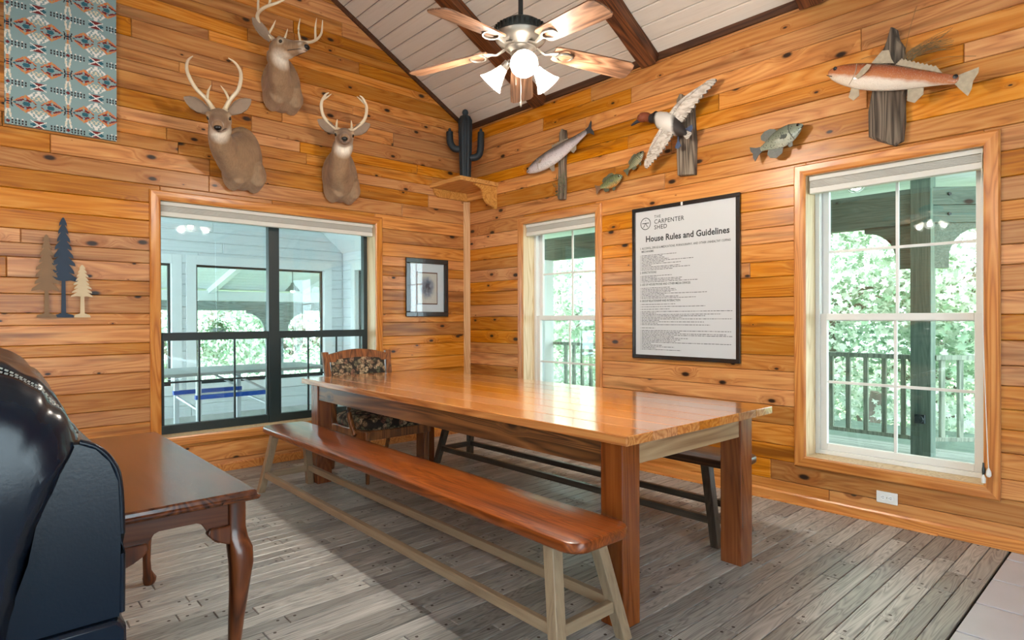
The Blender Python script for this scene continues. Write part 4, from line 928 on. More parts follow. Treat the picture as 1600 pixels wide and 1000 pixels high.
def fan(x, y, label, light_on=True):
    z = 2.735; r = tag(empty('ceiling_fan', (x, y, z)), label, 'ceiling fan', 'ceiling fans')
    yy = y if y > RIDGE_Y else 2*RIDGE_Y-y
    topz = EAVE-SLOPE*yy-z
    part('downrod', MB().tube([(0, 0, 0.14), (0, 0, topz-0.03)], 0.0135, 12), M['fandark'], r, smooth=True)
    part('ceiling_canopy', MB().lathe([(0.02, topz-0.13), (0.055, topz-0.09), (0.075, topz-0.02), (0.075, topz+0.02)], n=20), M['fandark'], r, smooth=True)
    part('motor_housing', MB().lathe([(0.02, 0.165), (0.045, 0.155), (0.10, 0.14), (0.135, 0.115), (0.145, 0.085), (0.145, 0.07)], n=32), M['fandark'], r, smooth=40)
    vt = MB()
    for k in range(36):
        a = 2*PI*k/36; vt.box((0.143*math.cos(a), 0.143*math.sin(a), 0.092), (0.008, 0.011, 0.034), Euler((0, 0, a)).to_matrix())
    part('vent_ribs', vt, M['fandark'], r)
    part('motor_band', MB().lathe([(0.10, 0.07), (0.142, 0.068), (0.138, 0.05), (0.125, 0.035), (0.115, 0.025), (0.09, 0.012), (0.085, 0.0)], n=32), M['pewter'], r, smooth=40)
    part('switch_housing', MB().lathe([(0.085, 0.012), (0.07, -0.005), (0.055, -0.02), (0.055, -0.075), (0.06, -0.085), (0.05, -0.105), (0.025, -0.12), (0.01, -0.125)], n=28), M['pewter'], r, smooth=40)
    bl = MB(); n = 13; out = [(0.0, 0.048), (0.02, 0.058), (0.1, 0.064), (0.3, 0.072), (0.44, 0.074), (0.465, 0.058), (0.472, 0.02)]
    poly = [(a, b) for a, b in out]+[(a, -b) for a, b in reversed(out)]
    pit = math.radians(-13)
    bl.prism(poly, -0.004, 0.004, lambda u, v, t: Vector((u, v*math.cos(pit)-t*math.sin(pit), v*math.sin(pit)+t*math.cos(pit)-u*0.10)))
    bme = bl.mesh('blade')
    ir = MB(); ir.loft([(-0.10, 0, 0.012), (-0.05, 0, -0.012), (-0.01, 0, -0.006), (0.02, 0, -0.008)], [0.014, 0.010, 0.016, 0.03], [0.006]*4, n=8)
    arc = [Vector((0.02+0.045*(1-math.cos(t))-0.0, 0.042*math.sin(t), -0.010-0.0045)) for t in [PI*2*k/18 for k in range(19)]]
    ir.tube(arc, 0.007, 6); ime = ir.mesh('blade_bracket')
    ph = 2.379
    for k in range(5):
        a = ph+2*PI*k/5; o = link('blade', bme, M['blade'], r, bevel=0.002 if k == 0 else 0); o.rotation_euler = (0, 0, a); o.location = (0.19*math.cos(a), 0.19*math.sin(a), 0.0)
        o = link('blade_bracket', ime, M['pewter'], r, smooth=(True if k == 0 else False)); o.rotation_euler = (0, 0, a); o.location = (0.19*math.cos(a), 0.19*math.sin(a), 0.0)
    sm = MB().lathe([(0.020, 0.0), (0.026, -0.012), (0.030, -0.03), (0.040, -0.06), (0.056, -0.095), (0.072, -0.118), (0.0705, -0.119), (0.054, -0.095), (0.038, -0.06), (0.028, -0.03), (0.024, -0.012)], n=28, cap=False).mesh('lamp_shade')
    am = MB().tube(bez([(0.03, 0, -0.055), (0.07, 0, -0.050), (0.092, 0, -0.068)], 4), 0.009, 8); am.lathe([(0.021, 0.03), (0.024, 0.0), (0.020, -0.012)], (0.098, 0, -0.078), 14, Matrix.Rotation(math.radians(-48), 3, 'Y')); ame = am.mesh('lamp_arm')
    bm2 = MB().lathe([(0.012, -0.02), (0.02, -0.035), (0.027, -0.055), (0.02, -0.075), (0.004, -0.084)], n=14).mesh('bulb')
    for k in range(3):
        a = math.radians(-38)+2*PI*k/3; Rz = Matrix.Rotation(a, 4, 'Z')
        o = link('lamp_arm', ame, M['pewter'], r, smooth=True); o.matrix_basis = Rz
        mt = Rz @ TR((0.10, 0, -0.080)) @ Matrix.Rotation(math.radians(-48), 4, 'Y')
        o = link('lamp_shade', sm, M['shade'], r, smooth=True); o.matrix_basis = mt
        o = link('bulb', bm2, M['bulb'], r, smooth=True); o.matrix_basis = mt
        ld = bpy.data.lights.new('fan_bulb_light', 'POINT'); ld.energy = BULB_W; ld.color = (1.0, 0.90, 0.77); ld.shadow_soft_size = 0.03
        lo = bpy.data.objects.new('fan_bulb_light', ld); COL.objects.link(lo); lo.parent = r; lo.matrix_basis = mt @ TR((0, 0, -0.10))
    part('pull_chain', MB().tube([(0.03, -0.03, -0.11), (0.03, -0.03, -0.30)], 0.0016, 5).lathe([(0.002, 0.012), (0.006, 0.0), (0.006, -0.014), (0.002, -0.02)], (0.03, -0.03, -0.31), 8), M['pewter'], r)
    part('pull_chain', MB().tube([(-0.03, -0.01, -0.11), (-0.03, -0.01, -0.19)], 0.0014, 5), M['pewter'], r)
fan(2.943, -1.932, 'five bladed ceiling fan with three lit bell shades above the dining table'); fan(2.943, -5.75, 'second ceiling fan behind the camera, seen only as a reflection')

# ================================================================== WALL DECOR, GABLE WALL
# --------- printed textile panel
def tile_colour(u, v):
    """u, v in metres from a motif centre; repeats 0.33 x 0.266"""
    P, Q = 0.33, 0.266
    du = (u+P/2) % P-P/2; dv = (v+Q/2) % Q-Q/2; au, av = abs(du), abs(dv)
    base = (0.235, 0.345, 0.355); white = (0.72, 0.70, 0.66); cream = (0.62, 0.55, 0.40); org = (0.62, 0.17, 0.06); red = (0.17, 0.025, 0.025); teal = (0.03, 0.12, 0.16); blk = (0.035, 0.03, 0.035); tan = (0.48, 0.30, 0.13)
    # crossed arrows at the motif centre
    if au < 0.045 and av < 0.03:
        if abs(au*0.62-av) < 0.004: return white
        if au*0.62 > av: return teal if (au-0.022)+av*0.3 < 0.016 or av < 0.006 else base
        return red if av < 0.026 else base
    # ladder bands joining the crosses
    bu = abs((u) % P-P/2)
    if av < 0.016 and 0.012 < bu < 0.105:
        return blk if (int(bu/0.009) % 2 == 0) and (int((dv+0.016)/0.0046) % 4 != 3) else base
    if bu < 0.012 and av < 0.012*(1-bu/0.014): return red
    if 0.016 <= av < 0.024 and bu < 0.085: return white if int((u+9)/0.009) % 3 == 0 else base
    # arrow clusters either side of the lozenge centre, wrapped in white bricks
    ev = abs((v) % Q-Q/2); env = 0.062*max(0, 1-abs(au-0.072)/0.078)
    row = int((ev+0.5)/0.0095); br = int((au+0.006*(row % 2)+ev*0.55)/0.0125)
    if au > 0.012 and ev < env:
        k = ev/env
        if k < 0.24: return teal if 0.05 < au+ev*0.6 < 0.088 else (base if br % 2 else teal) if au > 0.115 else base
        if k < 0.32: return base
        if k < 0.64: return red if br % 4 != 3 else base
        if k < 0.70: return base if br % 2 else org
        return org if br % 3 != 2 else tan
    top_ = 0.112*(1-au/0.128)
    if ev < top_ and ev > env+0.004 and ev > 0.03:
        lay_ = (top_-ev)/0.05
        if lay_ < 0.75: return white if br % 3 != 2 else base
        return cream if br % 2 == 0 else base
    # butterfly columns
    if bu < 0.026:
        if ev < 0.05 and bu < 0.008+ev*0.12: return (tan if ev > 0.02 else blk) if int(ev/0.006) % 2 == 0 else (org if bu < 0.006 else base)
        if ev < 0.03 and abs(bu-0.016-0.006*ev/0.03) < 0.004: return blk
        if ev >= 0.045 and ev < 0.11 and abs(bu-0.006-(ev-0.045)*0.15) < 0.006: return white if int(ev/0.006) % 2 == 0 else cream
    if ev < 0.006 and bu < 0.05: return teal if int(bu/0.012) % 2 == 0 else base
    return base
qy0, qy1, qz0, qz1 = -3.972, -3.330, 2.597, 3.93
cs = 0.0045; nu, nv = int((qy1-qy0)/cs), int((qz1-qz0)/cs); wq, hq = qy1-qy0, qz1-qz0
gx = np.linspace(-wq/2, wq/2, nu+1); gz = np.linspace(0, hq, nv+1)
me = bpy.data.meshes.new('printed_cloth'); V = np.array([(0.031, a, b) for b in gz for a in gx], dtype=np.float32)
fi = np.array([(j*(nu+1)+i, j*(nu+1)+i+1, (j+1)*(nu+1)+i+1, (j+1)*(nu+1)+i) for j in range(nv) for i in range(nu)], dtype=np.int32)
me.vertices.add(len(V)); me.vertices.foreach_set('co', V.ravel()); me.loops.add(fi.size); me.loops.foreach_set('vertex_index', fi.ravel()); me.polygons.add(len(fi))
me.polygons.foreach_set('loop_start', np.arange(0, fi.size, 4, dtype=np.int32)); me.polygons.foreach_set('loop_total', np.full(len(fi), 4, dtype=np.int32)); me.update(calc_edges=True)
ca = me.color_attributes.new('print', 'FLOAT_COLOR', 'CORNER'); cols = np.ones((len(fi), 4, 4), dtype=np.float32); k = 0
ou, ov = -3.79, 2.617
for j in range(nv):
    for i in range(nu):
        cols[k, :, :3] = tile_colour(qy0+(i+0.5)*cs-ou, qz0+(j+0.5)*cs-ov); k += 1
ca.data.foreach_set('color', cols.ravel())
m, t, p, N, L = newmat('woven_print'); at = N('ShaderNodeAttribute'); at.attribute_name = 'print'; L(at.outputs['Color'], p.inputs['Base Color']); p.inputs['Roughness'].default_value = 0.85; p.inputs['Specular IOR Level'].default_value = 0.2; M['print'] = m
M['clothedge'] = simple('cloth_edge', (0.235, 0.345, 0.355), 0.9)
qt = tag(empty('wall_textile', (0.0, (qy0+qy1)/2, qz0)), 'grey-blue wall panel of geometric woven print with orange and white motifs', 'wall hanging')
part('stretched_frame', MB().bb(0.002, 0.030, -wq/2, wq/2, 0, hq), M['clothedge'], qt, bevel=0.004); link('printed_cloth', me, M['print'], qt)

# --------- three cut-out pines
def pine(y, z0, z1, w, trunk, seed, base_w):
    rnd = random.Random(seed); n = 8; zt = z0+trunk; H = z1-zt; L_, R_ = [], []
    for k in range(n):
        f0, f1 = k/n, (k+1)/n; wa = w*(1-f0)**0.85+0.008; wb = w*(1-f1)**0.85*0.55+0.006
        for side, arr in ((1, R_), (-1, L_)):
            j = rnd.uniform(0.85, 1.1); arr += [(y+side*wa*0.45*j, zt+H*(f0+0.012)), (y+side*wa*j, zt+H*(f0-0.015)), (y+side*wa*0.93*j, zt+H*(f0+0.035)), (y+side*wb, zt+H*(f1-0.01))]
    tw = 0.014
    return [(y+base_w, z0), (y+base_w*0.9, z0+0.018), (y+tw, z0+0.03), (y+tw*0.8, zt)]+R_+[(y, z1)]+L_[::-1]+[(y-tw*0.8, zt), (y-tw, z0+0.03), (y-base_w*0.9, z0+0.018), (y-base_w, z0)]
wa = tag(empty('metal_tree_art', (0.0, -3.65, 1.28)), 'cut metal wall art of three pine trees, the middle one dark navy', 'wall art')
M['navy'] = simple('navy_metal', srgb(24, 42, 62), 0.45, 0.2, 0.25, 10); M['copperbrown'] = simple('brown_metal', srgb(124, 94, 64), 0.5, 0.3, 0.2, 10); M['champagne'] = simple('pale_metal', srgb(196, 174, 140), 0.5, 0.3, 0.15, 10)
for (y, z1, w, tr_, sd_, bw, mt_, x, lb) in ((-3.752, 1.865, 0.072, 0.19, 1, 0.058, 'copperbrown', 0.026, 'brown metal pine'), (-3.655, 1.995, 0.075, 0.26, 2, 0.062, 'navy', 0.016, 'navy metal pine'), (-3.548, 1.662, 0.062, 0.15, 3, 0.05, 'champagne', 0.036, 'pale metal pine')):
    o = part('pine_cutout', MB().prism([(a+3.65, b-1.28) for a, b in pine(y, 1.283, z1, w, tr_, sd_, bw)], x, x+0.004, lambda u, v, t: Vector((t, u, v))), M[mt_], wa); o['label'] = lb

# --------- framed picture
pf = tag(empty('framed_picture', (0.0, -0.545, 1.285)), 'dark framed small picture with white mat right of the black window', 'picture')
W_, H_ = 0.532, 0.612; fw = 0.052
M['blackframe'] = simple('black_frame_wood', srgb(22, 28, 32), 0.25, 0, 0.2, 6, coat=0.5)
for (a, b, c_, d_, n_) in ((-W_/2, W_/2, 0, fw, 0), (-W_/2, W_/2, H_-fw, H_, 0), (-W_/2, -W_/2+fw, fw, H_-fw, 1), (W_/2-fw, W_/2, fw, H_-fw, 1)):
    part('frame_rail', MB().bb(0, 0.026, a, b, c_, d_), M['blackframe'], pf, bevel=0.006)
part('mat_board', MB().bb(0.002, 0.008, -W_/2+fw-0.004, W_/2-fw+0.004, fw-0.004, H_-fw+0.004), simple('mat_white', srgb(214, 214, 222), 0.8, 0, 0.02), pf)
part('inner_border', MB().bb(0.0082, 0.0092, -0.132, 0.132, 0.13, 0.47), simple('border_brown', srgb(92, 58, 46), 0.7), pf)
def sketch():
    m, t, p, N, L = newmat('grey_sketch'); tc = N('ShaderNodeTexCoord'); mp_ = N('ShaderNodeMapping'); mp_.inputs['Location'].default_value = (0, 0.0, -0.31); mp_.inputs['Scale'].default_value = (0, 9.0, 7.0); L(tc.outputs['Object'], mp_.inputs['Vector'])
    mp_.vector_type = 'POINT'; mp_.inputs['Location'].default_value = (0, 0, -0.31*7)
    gr_ = N('ShaderNodeTexGradient'); gr_.gradient_type = 'SPHERICAL'; L(mp_.outputs[0], gr_.inputs[0]); nz = N('ShaderNodeTexNoise'); nz.inputs['Scale'].default_value = 26; nz.inputs['Detail'].default_value = 6; L(tc.outputs['Object'], nz.inputs['Vector'])
    mu = N('ShaderNodeMath'); mu.operation = 'MULTIPLY'; L(gr_.outputs['Fac'], mu.inputs[0]); L(nz.outputs['Fac'], mu.inputs[1]); rp = ramp(N, [(0.03, srgb(206, 196, 190)), (0.22, srgb(136, 140, 156)), (0.42, srgb(70, 76, 92))]); L(mu.outputs[0], rp.inputs[0]); L(rp.outputs[0], p.inputs['Base Color']); p.inputs['Roughness'].default_value = 0.8
    return m
part('drawing', MB().bb(0.0093, 0.0100, -0.122, 0.122, 0.142, 0.458), sketch(), pf)
part('glazing', MB().bb(0.014, 0.016, -W_/2+fw, W_/2-fw, fw, H_-fw), M['glass2'], pf)

# --------- corner shelf and cactus
cs_ = tag(empty('corner_shelf', (0, 0, 2.64)), 'pine corner shelf with curved brackets in the wall corner', 'shelf')
part('shelf_board', MB().bb(0.0, 0.54, -0.505, 0.0, 0.012, 0.055), M['shelfpine'], cs_, bevel=0.004)
og = [(0, 0), (0.30, 0), (0.30, -0.022)]+[(0.30-0.11*math.sin(t), -0.022-0.055*(1-math.cos(t))) for t in [PI/2*k/6 for k in range(1, 7)]]+[(0.19-0.13*(1-math.cos(t)), -0.077-0.13*math.sin(t)) for t in [PI/2*k/8 for k in range(1, 9)]]+[(0.03, -0.235), (0, -0.235)]
part('bracket', MB().prism(og, 0.485, 0.515, lambda u, v, t: Vector((t, -u, 0.012+v))), M['shelfpine'], cs_, bevel=0.004)
part('cleat', MB().bb(0.002, 0.485, -0.022, -0.001, -0.075, 0.012), M['shelfpine'], cs_, bevel=0.003); part('cleat', MB().prism([(-0.022, 0.012), (-0.022, -0.075), (-0.40, -0.075), (-0.44, -0.055), (-0.462, -0.02), (-0.468, 0.012)], 0.001, 0.03, lambda u, v, t: Vector((t, u, v))), M['shelfpine'], cs_, bevel=0.003)
M['cactus'] = simple('dark_blue_green_wood', srgb(27, 40, 48), 0.55, 0, 0.25, 12)
ca_ = tag(empty('cactus_sculpture', (0.28, -0.24, 2.695)), 'dark blue-green cactus sculpture on the corner shelf', 'sculpture')
n = 20; cpr = [(0.0, 0.056), (0.1, 0.058), (0.3, 0.066), (0.55, 0.072), (0.66, 0.072), (0.705, 0.05), (0.72, 0.02)]
rs = [[Vector((r_*(1+0.06*math.cos(a*10))*math.cos(a), r_*(1+0.06*math.cos(a*10))*math.sin(a), z)) for a in [2*PI*k/60 for k in range(60)]] for z, r_ in cpr]
part('trunk', MB().rings(rs), M['cactus'], ca_, smooth=50); part('knob', MB().lathe([(0.008, 0.705), (0.026, 0.72), (0.034, 0.745), (0.026, 0.77), (0.006, 0.782)], n=18), M['cactus'], ca_, smooth=True)
ax = Vector((0.673, 0.74, 0))
for sg, z0, z1, ht in ((-1, 0.36, 0.50, 0.55), (1, 0.27, 0.44, 0.545)):
    pth = bez([ax*sg*0.03+Vector((0, 0, z0)), ax*sg*0.11+Vector((0, 0, z0+0.005)), ax*sg*0.155+Vector((0, 0, z0+0.06)), ax*sg*0.165+Vector((0, 0, ht-0.05)), ax*sg*0.165+Vector((0, 0, ht-0.01)), ax*sg*0.165+Vector((0, 0, ht))], 5)
    part('arm', MB().loft(pth, [0.036]*(len(pth)-5)+[0.034, 0.03, 0.024, 0.016, 0.006], n=14, up=(0.74, -0.673, 0)).lathe([(0.004, 0), (0.014, 0.01), (0.016, 0.022), (0.010, 0.034), (0.002, 0.04)], ax*sg*0.165+Vector((0, 0, ht-0.004)), 12), M['cactus'], ca_, smooth=True)
part('base', MB().lathe([(0.09, 0), (0.09, 0.012), (0.06, 0.02)], n=20), M['cactus'], ca_)
# ================================================================== DEER HEADS
def fur():
    m, t, p, N, L = newmat('deer_coat'); at = N('ShaderNodeAttribute'); at.attribute_name = 'coat'; tc = N('ShaderNodeTexCoord')
    nz = N('ShaderNodeTexNoise'); nz.inputs['Scale'].default_value = 90; nz.inputs['Detail'].default_value = 6; mp_ = N('ShaderNodeMapping'); mp_.inputs['Scale'].default_value = (1, 1, 0.25); L(tc.outputs['Object'], mp_.inputs[0]); L(mp_.outputs[0], nz.inputs['Vector'])
    mr = N('ShaderNodeMapRange'); mr.inputs['To Min'].default_value = 0.72; mr.inputs['To Max'].default_value = 1.25; L(nz.outputs['Fac'], mr.inputs['Value'])
    mu = N('ShaderNodeVectorMath'); mu.operation = 'SCALE'; L(at.outputs['Color'], mu.inputs[0]); L(mr.outputs[0], mu.inputs['Scale']); L(mu.outputs[0], p.inputs['Base Color']); p.inputs['Roughness'].default_value = 0.8; p.inputs['Sheen Weight'].default_value = 0.15; p.inputs['Specular IOR Level'].default_value = 0.2
    b = N('ShaderNodeBump'); b.inputs['Strength'].default_value = 0.35; b.inputs['Distance'].default_value = 0.006; L(nz.outputs['Fac'], b.inputs['Height']); L(b.outputs[0], p.inputs['Normal'])
    return m
M['fur'] = fur(); M['antler'] = zramp('antler_bone', [(0.0, srgb(150, 116, 78)), (0.35, srgb(206, 184, 150)), (1, srgb(238, 226, 202))], 2, -0.1, 0.6, 0.5, scales=0, coat=0)
M['nose'] = simple('black_nose', srgb(22, 20, 20), 0.3); M['eye'] = simple('glass_eye', srgb(12, 8, 6), 0.08, coat=1)
def deer(name_label, base, hb, fwd, roll, a, b, antler, hs=1.0, darker=1.0, low=0.0):
    """base: centre of the mount on the wall; hb: head centre (world); fwd: muzzle direction; a, b: half width and half height at the wall"""
    r = tag(empty('deer_head_mount', base), name_label, 'deer mount', 'mounted deer heads')
    B = Vector(base); Hc = Vector(hb)-B; f = Vector(fwd).normalized(); up = Vector((0, 0, 1)); l = up.cross(f).normalized(); u = f.cross(l)
    Rr = Matrix.Rotation(roll, 3, f); l = Rr @ l; u = Rr @ u
    P = lambda s, t, v: Hc+(f*s+l*t+u*v)*hs
    mb = MB(); nb_ = P(-0.05, 0, -0.035)
    # brisket and neck
    c1 = Vector((0.09, Hc.y*0.12, -0.03-low)); c2 = Vector((Hc.x*0.56, Hc.y*0.66, -0.02)); c3 = Vector((Hc.x*0.80, Hc.y*0.92, Hc.z*0.46))
    path = bez([Vector((0.0, 0, 0)), c1, c2, c3, nb_, nb_+(nb_-c3).normalized()*0.05], 5); n_ = len(path)
    rx = lerp_list([a, a*0.98, 0.096, 0.082, 0.074, 0.05], n_); ry = lerp_list([b, b*0.86, 0.128, 0.100, 0.088, 0.05], n_)
    mb.loft(path, rx, ry, n=28)
    # two shoulder swells low on the chest
    for sg in (-1, 1):
        q0 = Vector((0.02, sg*a*0.52, -b*0.55)); mb.loft([q0, q0+Vector((0.12, -sg*0.005, 0.02)), q0+Vector((0.20, -sg*0.02, 0.09))], [a*0.50, a*0.48, 0.03], [b*0.50, b*0.46, 0.04], n=16)
    # skull and muzzle
    st_ = [(-0.085, 0.02, 0.03), (-0.065, 0.055, 0.06), (-0.03, 0.075, 0.078), (0.02, 0.076, 0.078), (0.06, 0.066, 0.070), (0.10, 0.052, 0.058), (0.145, 0.041, 0.047), (0.185, 0.037, 0.041), (0.215, 0.035, 0.036), (0.235, 0.026, 0.027), (0.243, 0.01, 0.012)]
    rs = []
    for s, rw, rh in st_:
        dz = -0.10*max(0, s)**1.0*0.45+(0.008 if -0.02 < s < 0.05 else 0)
        rs.append([P(s, rw*math.cos(t), dz+rh*math.sin(t)) for t in [2*PI*k/20 for k in range(20)]])
    mb.rings(rs)
    for sg in (-1, 1):
        # brow ridge over each eye
        mb.loft([P(0.0, sg*0.05, 0.045), P(0.04, sg*0.062, 0.045), P(0.075, sg*0.05, 0.03)], [0.012*hs, 0.022*hs, 0.010*hs], n=10)
    me0 = mb.mesh('deer_tmp'); tmp = bpy.data.objects.new('deer_tmp', me0); COL.objects.link(tmp)
    md = tmp.modifiers.new('r', 'REMESH'); md.mode = 'VOXEL'; md.voxel_size = 0.0075
    m2 = tmp.modifiers.new('s', 'SMOOTH'); m2.factor = 0.5; m2.iterations = 7
    dg = bpy.context.evaluated_depsgraph_get(); me = bpy.data.meshes.new_from_object(tmp.evaluated_get(dg)); bpy.data.objects.remove(tmp)
    nv = len(me.vertices); co = np.empty(nv*3, dtype=np.float32); me.vertices.foreach_get('co', co); co = co.reshape(-1, 3)
    me.vertices.foreach_set('co', np.column_stack([np.maximum(co[:, 0], 0.0), co[:, 1], co[:, 2]]).astype(np.float32).ravel())
    def ball(c_, rad, soft): d = np.linalg.norm(co-np.array(c_), axis=1); return np.clip((rad+soft-d)/(2*soft), 0, 1)[:, None]
    base_c = np.array(srgb(150, 120, 92)[:3])*darker; col = np.tile(base_c, (nv, 1)); rng = np.random.default_rng(2)
    def mix(mask, c_): 
        nonlocal col
        col = col*(1-mask)+np.array(c_)*mask
    mix(ball(P(-0.02, 0, 0.09), 0.06, 0.05), np.array(srgb(112, 82, 58)[:3]))
    mix(np.clip((co[:, 2:3]*-1-b*0.45)/(b*0.5), 0, 1)*0.5, np.array(srgb(176, 152, 126)[:3]))
    thr = path[int(n_*0.74)]+f*0.075-Vector((0, 0, 0.02)); mix(ball(thr, 0.072, 0.035), np.array(srgb(232, 222, 206)[:3]))
    mix(ball(P(0.06, 0, -0.07), 0.035, 0.03)*0.8, np.array(srgb(222, 208, 188)[:3]))
    mix(ball(P(0.15, 0, 0.045), 0.035, 0.035)*0.8, np.array(srgb(126, 92, 62)[:3])); mix(ball(P(0.205, 0, -0.04), 0.028, 0.02), np.array(srgb(214, 200, 184)[:3]))
    for sg in (-1, 1): mix(ball(P(0.05, sg*0.062, 0.022), 0.024, 0.012)*0.75, np.array(srgb(216, 200, 176)[:3])); mix(ball(P(0.20, sg*0.035, 0.0), 0.014, 0.012), np.array(srgb(204, 190, 174)[:3]))
    tint = np.array([1+0.22*mnoise.noise(Vector(v)*9)+0.12*mnoise.noise(Vector(v)*31) for v in co.tolist()])[:, None]; col = col*tint
    ca = me.color_attributes.new('coat', 'FLOAT_COLOR', 'POINT'); ca.data.foreach_set('color', np.column_stack([col, np.ones(nv)]).astype(np.float32).ravel())
    bo = link('head_and_neck', me, M['fur'], r, smooth=180)
    for sg in (-1, 1):
        part('eye', MB().lathe([(0.002, -0.017), (0.012, -0.012), (0.017, 0), (0.012, 0.012), (0.002, 0.017)], P(0.052, sg*0.063, 0.022), 14), M['eye'], bo, smooth=True)
        # cupped ear
        e0 = P(-0.045, sg*0.060, 0.045); ed = (l*sg*0.84+u*0.52-f*0.18).normalized(); en = (f*0.95+l*sg*0.2).normalized(); es = ed.cross(en).normalized(); rs = []
        for s, w_ in ((0.0, 0.020), (0.025, 0.033), (0.06, 0.046), (0.095, 0.044), (0.125, 0.030), (0.148, 0.006)):
            c0 = e0+ed*s*hs*1.22; rs.append([c0+es*w_*hs*math.sin(t)*1.0-en*0.016*hs*(math.cos(t))*(1-s/0.16)+en*0.0 for t in [(-1+2*k/8)*PI*0.5 for k in range(9)]]+[c0+es*w_*hs*0.9*math.sin(t)-en*(0.016*hs*math.cos(t)*(1-s/0.16)-0.006) for t in [(1-2*k/8)*PI*0.5 for k in range(9)]])
        eo = part('ear', MB().rings(rs), M['ear'], r, smooth=80)
    part('nose', MB().loft([P(0.208, 0, -0.008), P(0.225, 0, -0.014), P(0.243, 0, -0.020), P(0.249, 0, -0.022)], [0.026*hs, 0.027*hs, 0.022*hs, 0.010*hs], [0.017*hs, 0.020*hs, 0.017*hs, 0.008*hs], n=14, up=u), M['nose'], bo, smooth=True)
    mo = [P(0.10+0.012*k, sg*(0.043-0.0022*k), -0.040+0.0005*k) for sg in (1,) for k in range(9)]+[P(0.238, 0, -0.043)]+[P(0.10+0.012*k, -(0.043-0.0022*k), -0.040+0.0005*k) for k in range(8, -1, -1)]
    part('mouth', MB().tube(mo, 0.0026, 6), M['nose'], bo)
    for sg in (-1, 1):
        beam, tines = antler
        pts = bez([P(s, sg*t_, v) for s, t_, v in beam], 5); n2 = len(pts)
        am = MB().tube(pts, lerp_list([0.020, 0.016, 0.0145, 0.013, 0.010, 0.003], n2), 9)
        am.lathe([(0.02, -0.008), (0.026, 0), (0.02, 0.008)], pts[0], 10)
        for tn in tines: tp_ = bez([P(s, sg*t_, v) for s, t_, v in tn], 4); am.tube(tp_, lerp_list([0.011, 0.009, 0.002], len(tp_)), 7)
        part('antler', am, M['antler'], r, smooth=True)
    return r
M['ear'] = simple('ear_fur', srgb(142, 122, 104), 0.85, 0, 0.25, 18)
cur = [(-0.045, 0.035, 0.065), (-0.085, 0.075, 0.13), (-0.10, 0.135, 0.20), (-0.05, 0.165, 0.30), (0.03, 0.145, 0.37), (0.08, 0.105, 0.405)]
tin1 = [[(-0.085, 0.07, 0.12), (-0.055, 0.055, 0.18), (-0.03, 0.030, 0.225)]]
deer('deer head with tall inward curving antlers at the left, facing the camera', (0.0, -2.43, 2.62), (0.46, -2.735, 2.775), (0.90, -0.34, -0.42), math.radians(5), 0.165, 0.275, (cur, tin1), 1.1, 0.95)
wide = [(-0.045, 0.035, 0.065), (-0.08, 0.11, 0.11), (-0.05, 0.19, 0.16), (0.06, 0.24, 0.17), (0.16, 0.22, 0.20), (0.22, 0.16, 0.27)]
tin2 = [[(-0.06, 0.07, 0.09), (-0.03, 0.065, 0.14), (-0.01, 0.06, 0.19)], [(-0.02, 0.21, 0.165), (-0.04, 0.20, 0.26), (-0.02, 0.19, 0.34)], [(0.10, 0.235, 0.18), (0.10, 0.225, 0.26), (0.12, 0.21, 0.33)]]
deer('topmost deer head turned right, with a wide many-pointed rack', (0.0, -2.10, 3.33), (0.36, -2.225, 3.495), (0.90, 0.43, -0.02), math.radians(-4), 0.16, 0.25, (wide, tin2), 1.14, 1.02)
cur3 = [(-0.045, 0.035, 0.065), (-0.07, 0.10, 0.10), (-0.06, 0.165, 0.17), (-0.02, 0.18, 0.26), (0.04, 0.15, 0.32), (0.07, 0.12, 0.34)]
tin3 = [[(-0.05, 0.06, 0.08), (-0.03, 0.06, 0.12), (-0.02, 0.055, 0.15)], [(0.0, 0.175, 0.285), (0.0, 0.14, 0.31), (0.01, 0.10, 0.34)]]
deer('deer head with the smallest antlers, right of the other two', (0.0, -1.55, 2.62), (0.46, -1.715, 2.84), (0.90, -0.44, -0.22), 0.0, 0.16, 0.265, (cur3, tin3), 1.05, 1.0)

# ================================================================== FISH, DUCK, DRIFTWOOD ON THE WINDOW WALL
M['drift'] = wood('grey_driftwood', srgb(150, 136, 118), srgb(112, 98, 84), srgb(52, 44, 38), rough=0.85, axis='Z', vary=0.1, streak=0.6, bump=1.0, crack=0.7, grain=0.8)
M['drift_dark'] = wood('dark_driftwood', srgb(132, 118, 102), srgb(96, 84, 72), srgb(46, 38, 32), rough=0.9, axis='Z', vary=0.1, streak=0.6, bump=1.2, crack=0.8, grain=0.8)
def slab(outline, y0, y1, seed, amp=0.006, step=None):
    """weathered slab: outline (x, z) with a rough front"""
    mb = MB(); rs = []; rnd = random.Random(seed)
    for t, k in ((0, 1.0), (0.5, 1.02), (0.85, 0.97), (1.0, 0.86)):
        cx = sum(p[0] for p in outline)/len(outline); rs.append([Vector((cx+(x-cx)*k+rnd.uniform(-amp, amp), -(y0+(y1-y0)*t)+rnd.uniform(-amp, amp)*0.5*t, z+rnd.uniform(-amp, amp)*0.6)) for x, z in outline])
    return mb.rings(rs)
def fish_body(st_, n=18, bend=0.0):
    rs = []
    for x, zc, hh, hw in st_:
        rs.append([Vector((x, hw*math.cos(t)+bend*x*x, zc+hh*math.sin(t))) for t in [2*PI*k/n for k in range(n)]])
    return MB().rings(rs)
def fin(poly, y=0.0, th=0.003, rays=True):
    return MB().prism(poly, y-th/2, y+th/2, lambda u, v, t: Vector((u, t, v)))
